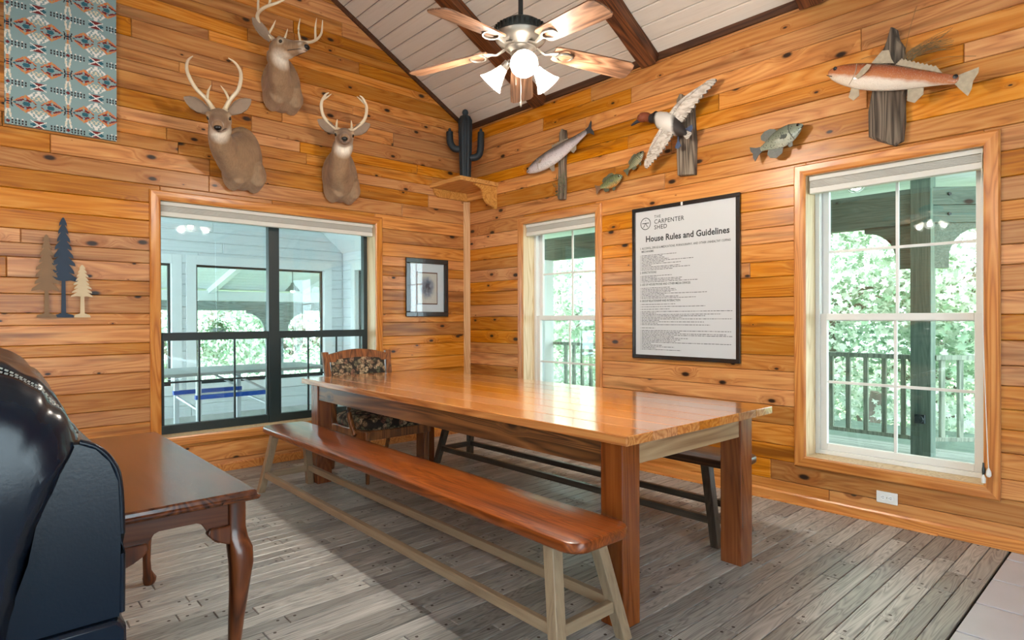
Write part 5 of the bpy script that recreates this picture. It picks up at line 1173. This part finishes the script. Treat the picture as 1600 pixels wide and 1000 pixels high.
def saw(pts, n=3, d=0.006):
    out = []
    for (a, b) in zip(pts[:-1], pts[1:]):
        for k in range(n):
            f = k/n; p = (a[0]+(b[0]-a[0])*f, a[1]+(b[1]-a[1])*f); out.append(p); q = (a[0]+(b[0]-a[0])*(f+0.6/n), a[1]+(b[1]-a[1])*(f+0.6/n)-d); out.append(q)
    out.append(pts[-1]); return out
def fish(name, label, cat, loc, ang, L_, prof, mats, flip=1, fins=(), tail=None, depth=0.07, eye=(0.08, 0.25), mouth=None, bend=0.0, pect=None, group='mounted fish'):
    r = tag(empty(name, (loc[0], 0.0, loc[1])), label, cat, group)
    X = lambda f: flip*(f-0.5)*L_
    piv = empty('fish_body'); COL.objects.unlink(piv); bpy.data.objects.remove(piv)
    Rm = TR((0, -depth, 0)) @ Matrix.Rotation(ang, 4, 'Y')
    def add(nm, mb, mt, par=r, **k):
        o = part(nm, mb, mt, par, **k)
        if par is r: o.matrix_basis = Rm
        return o
    st_ = [(X(f), zc*L_, hh*L_, hw*L_) for f, zc, hh, hw in prof]
    bd = add('body', fish_body(st_, bend=bend), mats[0], smooth=70)
    md = bd.modifiers.new('sub', 'SUBSURF'); md.levels = 1; md.render_levels = 2
    for nm, poly in fins: add(nm, fin([(X(a), b*L_) for a, b in poly]), mats[1])
    if tail: add('tail_fin', fin([(X(a), b*L_) for a, b in tail], y=bend*(L_/2)**2), mats[2] if len(mats) > 2 else mats[1])
    if pect:
        hw = pect[1]*L_; add('pectoral_fin', MB().prism([(X(a), b*L_) for a, b in pect[0]], 0, 0.003, lambda u, v, t: Vector((u, -hw-abs(u-X(pect[0][0][0]))*0.25+t, v))), mats[1])
    ex, ez, er, ew = eye; part('eye', MB().lathe([(0.001, -er*0.4), (er*0.7, -er*0.35), (er, 0), (er*0.7, er*0.35), (0.001, er*0.4)], (X(ex), -ew*L_, ez*L_), 14, Euler((PI/2, 0, 0)).to_matrix()), M['eye'], bd, smooth=True)
    if mouth: part('mouth', MB().tube([Vector((X(a), -b*L_, c_*L_)) for a, b, c_ in mouth], 0.0025, 6), M['nose'], bd)
    gl = [Vector((X(0.235-0.03*abs(t)**2), -0.068*L_*math.sqrt(max(0.02, 1-t*t))*1.03*prof[3][3]/0.068 if False else -prof[3][3]*L_*math.sqrt(max(0.02, 1-(t*0.92)**2))*1.02, prof[3][1]*L_+t*prof[3][2]*L_*0.9)) for t in [-0.9+1.8*k/10 for k in range(11)]]
    part('gill_edge', MB().tube(gl, 0.0022, 5), mats[1], bd)
    return r
TPROF = [(0.0, 0.004, 0.006, 0.006), (0.025, 0.0, 0.028, 0.02), (0.09, -0.002, 0.058, 0.042), (0.20, -0.005, 0.082, 0.056), (0.34, -0.008, 0.094, 0.062), (0.48, -0.006, 0.090, 0.060), (0.62, 0.0, 0.072, 0.046), (0.75, 0.010, 0.050, 0.030), (0.86, 0.022, 0.032, 0.017), (0.925, 0.028, 0.030, 0.009)]
# trout
mt_t = [zramp('silver_trout_skin', [(0.0, srgb(226, 220, 220)), (0.42, srgb(190, 180, 184)), (0.60, srgb(120, 114, 114)), (0.85, srgb(52, 54, 52))], 2, -0.075, 0.085, 0.22, spots=0.35, spotscale=55, coat=0.6), simple('trout_fin', srgb(150, 138, 122), 0.5, 0, 0.3, 30), simple('trout_tail', srgb(58, 60, 64), 0.45, 0, 0.4, 25)]
TAIL = [(0.91, 0.002), (0.95, -0.005), (1.0, -0.055), (1.005, -0.02), (0.985, 0.03), (1.005, 0.085), (1.0, 0.11), (0.95, 0.06), (0.91, 0.054)]
tr_ = fish('trout_mount', 'silver trout mounted nose-down on a driftwood stick above the middle window', 'fish mount', (1.49, 2.80), math.radians(-14.5), 0.87, TPROF, mt_t, 1,
  [('dorsal_fin', saw([(0.42, 0.075), (0.44, 0.118), (0.56, 0.105), (0.66, 0.088)], 3, 0.01)+[(0.68, 0.062)]), ('anal_fin', [(0.66, -0.055), (0.70, -0.105), (0.75, -0.085), (0.76, -0.035)]), ('pelvic_fin', [(0.34, -0.095), (0.37, -0.16), (0.41, -0.165), (0.42, -0.092)])], TAIL, 0.10, (0.055, 0.014, 0.012, 0.034), [(0.0, 0.004, -0.01), (0.04, 0.026, -0.018), (0.08, 0.038, -0.022)], pect=([(0.24, -0.01), (0.30, 0.012), (0.33, -0.01), (0.28, -0.03)], 0.058))
part('driftwood', slab([(-0.055, -0.42), (0.015, -0.425), (0.03, -0.3), (0.022, -0.1), (0.035, 0.1), (0.03, 0.215), (0.0, 0.228), (-0.035, 0.20), (-0.045, 0.0), (-0.05, -0.25)], 0.0, 0.05, 3), M['drift'], tr_, bevel=0.004)
rnd = random.Random(8); ms = MB()
for k in range(60): c0 = Vector((rnd.uniform(-0.09, 0.05), -rnd.uniform(0.03, 0.065), rnd.uniform(-0.40, -0.20))); ms.tube([c0, c0+Vector((rnd.uniform(-0.03, 0.03), -0.012, rnd.uniform(-0.01, 0.05)))], [0.004, 0.001], 4)
o = part('dry_moss', ms, simple('dry_moss', srgb(104, 112, 84), 0.9, 0, 0.3), tr_); o['kind'] = 'stuff'
# panfish
PPROF = [(0.0, 0.01, 0.012, 0.010), (0.04, 0.006, 0.055, 0.03), (0.13, 0.0, 0.125, 0.06), (0.26, -0.004, 0.180, 0.078), (0.42, -0.004, 0.190, 0.078), (0.56, 0.0, 0.155, 0.060), (0.68, 0.004, 0.095, 0.036), (0.78, 0.006, 0.056, 0.018), (0.84, 0.006, 0.050, 0.008)]
PF = [('dorsal_fin', saw([(0.26, 0.165), (0.33, 0.255), (0.46, 0.262), (0.56, 0.225)], 3, 0.02)+[(0.66, 0.215), (0.72, 0.14), (0.68, 0.075)]), ('anal_fin', [(0.52, -0.14), (0.56, -0.22), (0.68, -0.20), (0.73, -0.12), (0.68, -0.07)]), ('pelvic_fin', [(0.30, -0.17), (0.34, -0.27), (0.41, -0.28), (0.42, -0.18)])]
PT = [(0.82, -0.045), (0.90, -0.075), (1.0, -0.15), (1.01, -0.06), (0.985, 0.01), (1.01, 0.08), (1.0, 0.16), (0.90, 0.085), (0.82, 0.055)]
def panskin(nm, back, side, belly, h, bars, spots): return zramp(nm, [(0.0, belly), (0.38, side), (1, back)], 2, -h, h, 0.25, spots=spots, spotscale=70, bars=bars, coat=0.5)
bg_m = [panskin('bluegill_skin', srgb(58, 78, 56), srgb(146, 154, 108), srgb(226, 158, 78), 0.055, 26, 0.3), simple('bluegill_fin', srgb(88, 92, 74), 0.5, 0, 0.3, 40), simple('bluegill_tail', srgb(120, 92, 70), 0.5, 0, 0.3, 40)]
fish('panfish_mount', 'small orange-bellied sunfish mounted just right of the trout', 'fish mount', (2.05, 2.43), math.radians(-14), 0.30, PPROF, bg_m, -1, PF, PT, 0.055, (0.085, 0.03, 0.009, 0.052), [(0.0, 0.008, 0.0), (0.05, 0.034, -0.02)], pect=([(0.26, 0.0), (0.36, 0.03), (0.42, -0.02), (0.32, -0.05)], 0.076))
bg2 = [panskin('green_sunfish_skin', srgb(46, 58, 50), srgb(150, 154, 124), srgb(206, 196, 160), 0.05, 30, 0.3), bg_m[1], bg_m[1]]
fish('panfish_mount', 'smaller barred sunfish mounted below the duck wing tip', 'fish mount', (2.315, 2.56), math.radians(-38), 0.235, PPROF, bg2, -1, PF, PT, 0.05, (0.085, 0.03, 0.008, 0.052), [(0.0, 0.008, 0.0), (0.05, 0.034, -0.02)])
cr = [panskin('crappie_skin', srgb(64, 72, 60), srgb(136, 142, 124), srgb(188, 190, 176), 0.08, 0, 0.75), simple('crappie_fin', srgb(72, 76, 68), 0.45, 0, 0.45, 70), simple('crappie_tail', srgb(46, 50, 50), 0.45, 0, 0.4, 60)]
CF = [('dorsal_fin', [(0.44, 0.17), (0.47, 0.22), (0.55, 0.27), (0.66, 0.28), (0.74, 0.24), (0.76, 0.17), (0.70, 0.09)]), ('anal_fin', [(0.44, -0.17), (0.50, -0.27), (0.62, -0.30), (0.72, -0.24), (0.75, -0.15), (0.70, -0.07)]), ('pelvic_fin', [(0.26, -0.15), (0.29, -0.25), (0.35, -0.25), (0.37, -0.17)])]
fish('crappie_mount', 'speckled grey panfish mounted above the rules board and right window', 'fish mount', (3.515, 2.475), math.radians(-20), 0.37, PPROF, cr, -1, CF, PT, 0.075, (0.07, 0.04, 0.010, 0.045), [(0.0, 0.008, -0.01), (0.05, 0.032, -0.045)], pect=([(0.28, -0.03), (0.37, 0.01), (0.42, -0.05), (0.33, -0.08)], 0.078))
# redfish
rd = [zramp('redfish_skin', [(0.0, srgb(232, 224, 212)), (0.34, srgb(222, 206, 188)), (0.48, srgb(186, 116, 72)), (0.76, srgb(160, 84, 46)), (1, srgb(74, 46, 32))], 2, -0.085, 0.075, 0.22, coat=0.6, scales=0.5, noise_amt=0.22, spots=0.25, spotcol=(0.55, 0.42, 0.32, 1), spotscale=110), simple('redfish_fin', srgb(170, 156, 134), 0.45, 0, 0.3, 40), simple('redfish_tail', srgb(176, 162, 138), 0.45, 0, 0.35, 40)]
RPROF = [(0.0, 0.004, 0.014, 0.012), (0.03, 0.0, 0.046, 0.032), (0.10, -0.002, 0.074, 0.052), (0.21, -0.006, 0.096, 0.064), (0.34, -0.008, 0.104, 0.068), (0.48, -0.008, 0.096, 0.064), (0.62, -0.004, 0.074, 0.048), (0.75, 0.004, 0.050, 0.030), (0.86, 0.012, 0.034, 0.017), (0.92, 0.014, 0.033, 0.009)]
RT = [(0.905, -0.018), (0.95, -0.05), (1.01, -0.088), (1.015, -0.04), (1.005, 0.015), (1.015, 0.07), (1.005, 0.105), (0.95, 0.072), (0.905, 0.046)]
rf = fish('redfish_mount', 'large copper-sided fish mounted on driftwood above the right window', 'fish mount', (4.225, 2.685), math.radians(20.5), 0.79, RPROF, rd, 1,
  [('dorsal_fin', [(0.30, 0.09), (0.345, 0.185), (0.39, 0.19), (0.43, 0.13), (0.46, 0.10)]), ('dorsal_fin', saw([(0.47, 0.09), (0.50, 0.138), (0.62, 0.118), (0.74, 0.10)], 4, 0.012)+[(0.80, 0.052)]), ('anal_fin', [(0.62, -0.075), (0.645, -0.155), (0.70, -0.165), (0.735, -0.10), (0.72, -0.055)]), ('pelvic_fin', [(0.22, -0.09), (0.225, -0.17), (0.27, -0.19), (0.30, -0.15), (0.28, -0.10)])], RT, 0.105, (0.062, 0.026, 0.012, 0.045), [(0.0, 0.006, -0.02), (0.03, 0.03, -0.03), (0.06, 0.046, -0.034)], pect=([(0.25, -0.03), (0.275, 0.03), (0.305, 0.065), (0.34, 0.06), (0.335, 0.03), (0.31, -0.01), (0.275, -0.045)], 0.066))
o = part('tail_spot', MB().lathe([(0.001, -0.003), (0.013, 0), (0.001, 0.003)], (0, 0, 0), 12, Euler((PI/2, 0, 0)).to_matrix()), M['nose'], rf); o.matrix_basis = TR((0, -0.105, 0)) @ Matrix.Rotation(math.radians(20.5), 4, 'Y') @ TR((0.395*0.79, -0.016, 0.03*0.79))
part('driftwood', slab([(-0.155, -0.30), (-0.10, -0.335), (-0.02, -0.385), (0.02, -0.36), (0.035, -0.25), (0.03, -0.1), (0.06, 0.05), (0.04, 0.13), (0.03, 0.2), (0.0, 0.24), (-0.015, 0.315), (-0.035, 0.33), (-0.06, 0.25), (-0.085, 0.20), (-0.12, 0.17), (-0.14, 0.10), (-0.135, 0.0), (-0.165, -0.15)], 0.0, 0.045, 5, 0.008), M['drift_dark'], rf, bevel=0.004)
gs = MB(); rnd = random.Random(3)
for k in range(34):
    e = Vector((0.23+rnd.uniform(-0.05, 0.06), -0.03-rnd.uniform(0, 0.06), 0.165+rnd.uniform(-0.07, 0.05))); gs.tube(bez([Vector((0.03+rnd.uniform(-0.015, 0.02), -0.04, 0.0+rnd.uniform(-0.03, 0.05))), Vector((0.08+rnd.uniform(-0.03, 0.02), -0.06, 0.13+rnd.uniform(-0.05, 0.03))), e], 3), [0.0018]*4+[0.0012]*3, 4)
for p, q in (((0.02, -0.04, 0.05), (0.10, -0.05, 0.40)), ((0.03, -0.04, 0.03), (0.38, -0.05, 0.02)), ((-0.02, -0.04, 0.1), (-0.2, -0.04, 0.19))): gs.tube(bez([Vector(p), (Vector(p)+Vector(q))/2+Vector((0, 0, 0.04)), Vector(q)], 4), 0.0014, 4)
o = part('dried_grass', gs, simple('dried_grass', srgb(126, 104, 70), 0.8, 0, 0.3), rf); o['kind'] = 'stuff'

# flying duck
du = tag(empty('duck_mount', (2.715, 0, 2.70)), 'flying duck with rust-brown head and spread pale wings on a driftwood plank', 'bird mount')
part('driftwood', slab([(0.0, -0.32), (0.145, -0.335), (0.15, -0.1), (0.14, 0.1), (0.135, 0.19), (0.10, 0.24), (0.05, 0.30), (0.02, 0.31), (-0.01, 0.27), (0.005, 0.1), (-0.005, -0.15)], 0.0, 0.05, 9, 0.005), M['drift'], du, bevel=0.004)
DB = Vector((0.0, -0.16, 0.06))
dcol = zramp('duck_body_feathers', [(0.0, srgb(40, 34, 32)), (0.16, srgb(48, 40, 36)), (0.26, srgb(196, 190, 182)), (0.72, srgb(206, 200, 192)), (0.82, srgb(54, 46, 42)), (1, srgb(42, 36, 34))], 0, -0.14, 0.13, 0.75, scales=0.1, coat=0, noise_amt=0.12)
ax_ = Vector((0.80, 0.03, -0.60)).normalized(); bo_p = [DB+ax_*s for s in (-0.15, -0.12, -0.06, 0.02, 0.10, 0.16, 0.19)]
bd = part('body', MB().loft([p-DB for p in bo_p], [0.03, 0.05, 0.078, 0.085, 0.062, 0.03, 0.008], [0.03, 0.048, 0.07, 0.075, 0.055, 0.026, 0.008], n=18), dcol, du, smooth=True); bd.location = DB
hp = bez([DB-ax_*0.13, Vector((-0.16, -0.16, 0.14)), Vector((-0.205, -0.16, 0.165)), Vector((-0.245, -0.165, 0.165)), Vector((-0.275, -0.165, 0.155))], 5); n_ = len(hp)
part('neck_collar', MB().loft(hp[:6], [0.046, 0.044, 0.041, 0.038, 0.036, 0.035], n=14), simple('black_breast', srgb(34, 28, 28), 0.7), du, smooth=True)
part('head', MB().loft(hp[5:], lerp_list([0.034, 0.032, 0.036, 0.040, 0.034, 0.018], n_-5), n=16), simple('rust_head_feathers', srgb(116, 56, 30), 0.7, 0, 0.25, 30), du, smooth=True)
part('bill', MB().loft([(-0.262, -0.165, 0.152), (-0.295, -0.166, 0.143), (-0.325, -0.167, 0.132), (-0.345, -0.167, 0.126)], [0.020, 0.017, 0.016, 0.008], [0.020, 0.013, 0.008, 0.004], n=12), simple('dark_bill', srgb(46, 50, 62), 0.4), du, smooth=True)
part('eye', MB().lathe([(0.001, -0.004), (0.007, 0), (0.001, 0.004)], (-0.248, -0.201, 0.172), 10, Euler((PI/2, 0, 0)).to_matrix()), M['eye'], du)
M['wing'] = wood('pale_wing_feathers', srgb(206, 198, 188), srgb(184, 174, 162), srgb(134, 122, 110), rough=0.8, axis='X', vary=0.05, streak=0.1); M['wingdark'] = simple('dark_wing_edge', srgb(92, 80, 70), 0.8, 0, 0.3, 30)
def wing(root_, elbow, tip, trail, nf, label):
    R_, E_, T_, D_ = Vector(root_), Vector(elbow), Vector(tip), Vector(trail)
    wp = empty('wing'); wp.parent = du; wp['label'] = label
    lead = bez([R_, E_, T_], 6); part('leading_edge', MB().loft(lead, lerp_list([0.030, 0.024, 0.016, 0.006], len(lead)), lerp_list([0.020, 0.014, 0.01, 0.004], len(lead)), n=10), M['wing'], wp, smooth=True)
    for k in range(nf):
        t = k/(nf-1); i = t*(len(lead)-1); a = lead[int(i)].lerp(lead[min(int(i)+1, len(lead)-1)], i-int(i))
        dr = (D_.normalized()*(1-t)+(T_-E_).normalized()*t*1.0+D_.normalized()*0.35*t).normalized(); ln = D_.length*(0.95+0.15*math.sin(PI*t))*(1.0-0.15*t)
        sd = dr.cross(Vector((0, 1, 0))).normalized(); w_ = 0.020; off = Vector((0, 0.002*k-0.004, 0)); rs = []
        for s, q in ((0.0, 0.6), (0.35, 1.0), (0.75, 1.0), (0.93, 0.7), (1.0, 0.15)):
            c0 = a+dr*ln*s+off+Vector((0, -0.018*math.sin(PI*s), 0)); rs.append([c0+sd*w_*q+Vector((0, 0.001, 0)), c0+Vector((0, 0.004, 0)), c0-sd*w_*q+Vector((0, 0.001, 0)), c0+Vector((0, -0.003, 0))])
        part('feather', MB().rings(rs), M['wing'], wp)
        part('feather_tip', MB().rings([[v+(Vector((0, -0.0012, 0))) for v in rs[3]], [v+Vector((0, -0.0012, 0)) for v in rs[4]]]), M['wingdark'], wp)
wing((0.02, -0.17, 0.11), (0.12, -0.17, 0.20), (0.275, -0.14, 0.285), (0.07, 0.02, -0.10), 12, 'raised wing'); wing((-0.02, -0.20, 0.03), (-0.09, -0.21, -0.06), (-0.185, -0.18, -0.16), (0.085, 0.02, -0.075), 12, 'lowered wing')
tl = MB()
for k in range(6):
    a = -0.5+k*0.2; d_ = (ax_+Vector((math.sin(a)*0.3, 0, math.cos(a)*0+math.sin(a)*0.45))).normalized(); c0 = DB+ax_*0.14; sd = d_.cross(Vector((0, 1, 0))).normalized()*0.012; tl.add([c0-sd+Vector((0, 0.002*k, 0)), c0+d_*0.075-sd+Vector((0, 0.002*k, 0)), c0+d_*0.085+Vector((0, 0.002*k, 0)), c0+d_*0.075+sd+Vector((0, 0.002*k, 0)), c0+sd+Vector((0, 0.002*k, 0)), c0+Vector((0, 0.002*k+0.004, 0))], [(0, 1, 2, 3, 4), (0, 5, 1), (1, 5, 2), (2, 5, 3), (3, 5, 4), (4, 5, 0)])
part('tail', tl, M['wing'], du)
M['foot'] = simple('blue_grey_webbed_foot', srgb(70, 84, 112), 0.4)
for c0, d_ in ((Vector((0.09, -0.13, 0.0)), Vector((0.10, -0.03, -0.02))), (Vector((0.06, -0.12, -0.02)), Vector((0.01, -0.02, -0.10)))):
    mb = MB().tube([c0, c0+d_*0.7], 0.006, 6); e = c0+d_*0.6; sd = d_.cross(Vector((0, 1, 0))).normalized()
    mb.prism([(0, 0.006), (0.05, 0.028), (0.06, 0.012), (0.068, 0.0), (0.06, -0.012), (0.05, -0.028), (0, -0.006)], -0.002, 0.002, lambda u, v, t: e+d_.normalized()*u+sd*v+Vector((0, t, 0))); part('foot', mb, M['foot'], du)

# ================================================================== RULES BOARD AND OUTLET
sg_ = tag(empty('rules_board', (2.742, 0, 0.932)), 'large black framed white board of printed house rules', 'sign')
SWd, SHt = 0.952, 1.245; fw = 0.032
M['paper'] = simple('white_print_sheet', srgb(198, 200, 202), 0.5, 0, 0.01); M['ink'] = simple('black_ink', srgb(42, 44, 46), 0.7, 0, 0.02)
for (a, b, c_, d_) in ((-SWd/2, SWd/2, 0, fw), (-SWd/2, SWd/2, SHt-fw, SHt), (-SWd/2, -SWd/2+fw, fw, SHt-fw), (SWd/2-fw, SWd/2, fw, SHt-fw)): part('frame_rail', MB().bb(a, b, -0.022, -0.001, c_, d_), M['blackframe'], sg_, bevel=0.003)
part('sheet', MB().bb(-SWd/2+fw-0.003, SWd/2-fw+0.003, -0.012, -0.002, fw-0.003, SHt-fw+0.003), M['paper'], sg_)
part('hanging_tab', MB().bb(-0.008, 0.008, -0.0235, -0.021, SHt-0.03, SHt-0.004), M['vinyl'], sg_)
def text(s, size, x, z, bold=0.0, spacing=1.0, width=None):
    cu = bpy.data.curves.new('t', 'FONT'); cu.body = s; cu.size = size; cu.offset = bold*size; cu.space_character = spacing; cu.resolution_u = 2
    o = bpy.data.objects.new('t', cu); COL.objects.link(o); dg = bpy.context.evaluated_depsgraph_get(); me = bpy.data.meshes.new_from_object(o.evaluated_get(dg)); bpy.data.objects.remove(o)
    co = np.array([v.co[:] for v in me.vertices]); sx = 1.0
    if width: sx = width/(co[:, 0].max()-co[:, 0].min())
    for v in me.vertices: v.co = (x+v.co.x*sx, -0.0127, z+v.co.y)
    return link('lettering', me, M['ink'], sg_)
x0 = -0.385; top = SHt
text('THE', 0.032, -0.262, top-0.098, 0.004, 1.15); text('CARPENTER', 0.05, -0.262, top-0.145, 0.008, 1.1, 0.275); text('SHED', 0.05, -0.262, top-0.19, 0.008, 1.1, 0.12)
lg = MB(); lc = Vector((-0.345, -0.0127, top-0.135))
lg.rings([[lc+Vector((r_*math.cos(a), 0, r_*math.sin(a))) for r_ in (0.050, 0.044)] for a in [2*PI*k/40 for k in range(40)]], closed=True)
def stroke(p, q, w_):
    p = Vector((p[0], 0, p[1])); q = Vector((q[0], 0, q[1])); d_ = (q-p).normalized(); nn = Vector((-d_.z, 0, d_.x))*w_/2; lg.add([lc+p-nn, lc+q-nn, lc+q+nn, lc+p+nn], [(0, 1, 2, 3)])
for p, q, w_ in (((-0.034, 0.004), (0.034, 0.004), 0.006), ((-0.002, 0.002), (-0.020, -0.028), 0.005), ((0.002, 0.002), (0.020, -0.028), 0.005), ((-0.026, -0.030), (-0.008, -0.016), 0.003), ((0.026, -0.030), (0.008, -0.016), 0.003), ((-0.004, 0.030), (0.004, 0.024), 0.003), ((0.004, 0.030), (-0.004, 0.024), 0.003)): stroke(p, q, w_)
part('logo', lg, M['ink'], sg_)
text('House Rules and Guidelines', 0.068, -0.345, top-0.285, 0.026, 1.0, 0.735)
rnd = random.Random(17); z = top-0.335
def lines(specs, z):
    mb = MB()
    for ln in specs:
        mb.bb(-0.400, -0.394, -0.0127, -0.0126, z, z+0.0032); x = -0.386
        while x < -0.386+ln:
            w_ = rnd.uniform(0.006, 0.034); e = min(x+w_, -0.386+ln); mb.bb(x, e, -0.0127, -0.0126, z, z+0.0042); x = e+0.006
        z -= 0.0119
    part('small_print', mb, M['ink'], sg_); return z
def head(s, w_, z): text(s, 0.024, -0.402, z, 0.016, 1.0, w_); return z-0.023
z = top-0.345
head('1. ALCOHOL, DRUGS & MEDICATIONS, PORNOGRAPHY, AND OTHER UNHEALTHY COPING', 0.80, z); z -= 0.026; text('MECHANISMS:', 0.022, -0.386, z, 0.016, 1.0, 0.12); z -= 0.028
z = lines([0.33, 0.20, 0.22, 0.26, 0.48, 0.22, 0.37, 0.10, 0.36, 0.45, 0.30], z)-0.016
z = head('2. EXPECTATIONS', 0.16, z); z = lines([0.29, 0.15, 0.38, 0.37, 0.52], z)-0.016
z = head('3. USE OF HOUSE PHONE AND OTHER MEDIA DEVICES', 0.47, z); z = lines([0.27, 0.32, 0.33, 0.28, 0.60, 0.22, 0.35, 0.50], z)-0.016
z = head('4. GROUP RELATIONSHIP AND INTERACTION', 0.38, z)
z = lines([0.32], z)-0.008; z = lines([0.58], z)-0.008; z = lines([0.27], z)-0.008
z = lines([0.80, 0.14, 0.71, 0.58, 0.38, 0.80, 0.17, 0.57, 0.16, 0.62], z)-0.014; z = lines([0.13], z)-0.010
z = lines([0.79, 0.36, 0.75, 0.80, 0.31, 0.43, 0.37, 0.32, 0.79, 0.09, 0.20, 0.31, 0.14, 0.37, 0.38][:max(2, int((z-fw-0.03)/0.0119))], z)
ou_ = tag(empty('wall_outlet', (4.155, 0, 0.160)), 'white double socket plate below the right window', 'outlet')
part('cover_plate', MB().bb(-0.058, 0.058, -0.007, -0.0005, -0.036, 0.036), M['vinyl'], ou_, bevel=0.003)
for x in (-0.021, 0.021):
    so = part('socket', MB().lathe([(0.0165, -0.0008), (0.0165, 0.0008)], (x, -0.0078, 0), 18, Euler((PI/2, 0, 0)).to_matrix()), M['paintwhite'], ou_)
    part('slots', MB().bb(x-0.004, x+0.005, -0.0092, -0.0088, 0.004, 0.006).bb(x-0.004, x+0.005, -0.0092, -0.0088, -0.006, -0.004).bb(x-0.010, x-0.007, -0.0092, -0.0088, -0.002, 0.002), M['nose'], so)
part('screw', MB().lathe([(0.003, -0.0006), (0.003, 0.0006)], (0, -0.0076, 0), 8, Euler((PI/2, 0, 0)).to_matrix()), M['pewter'], ou_)
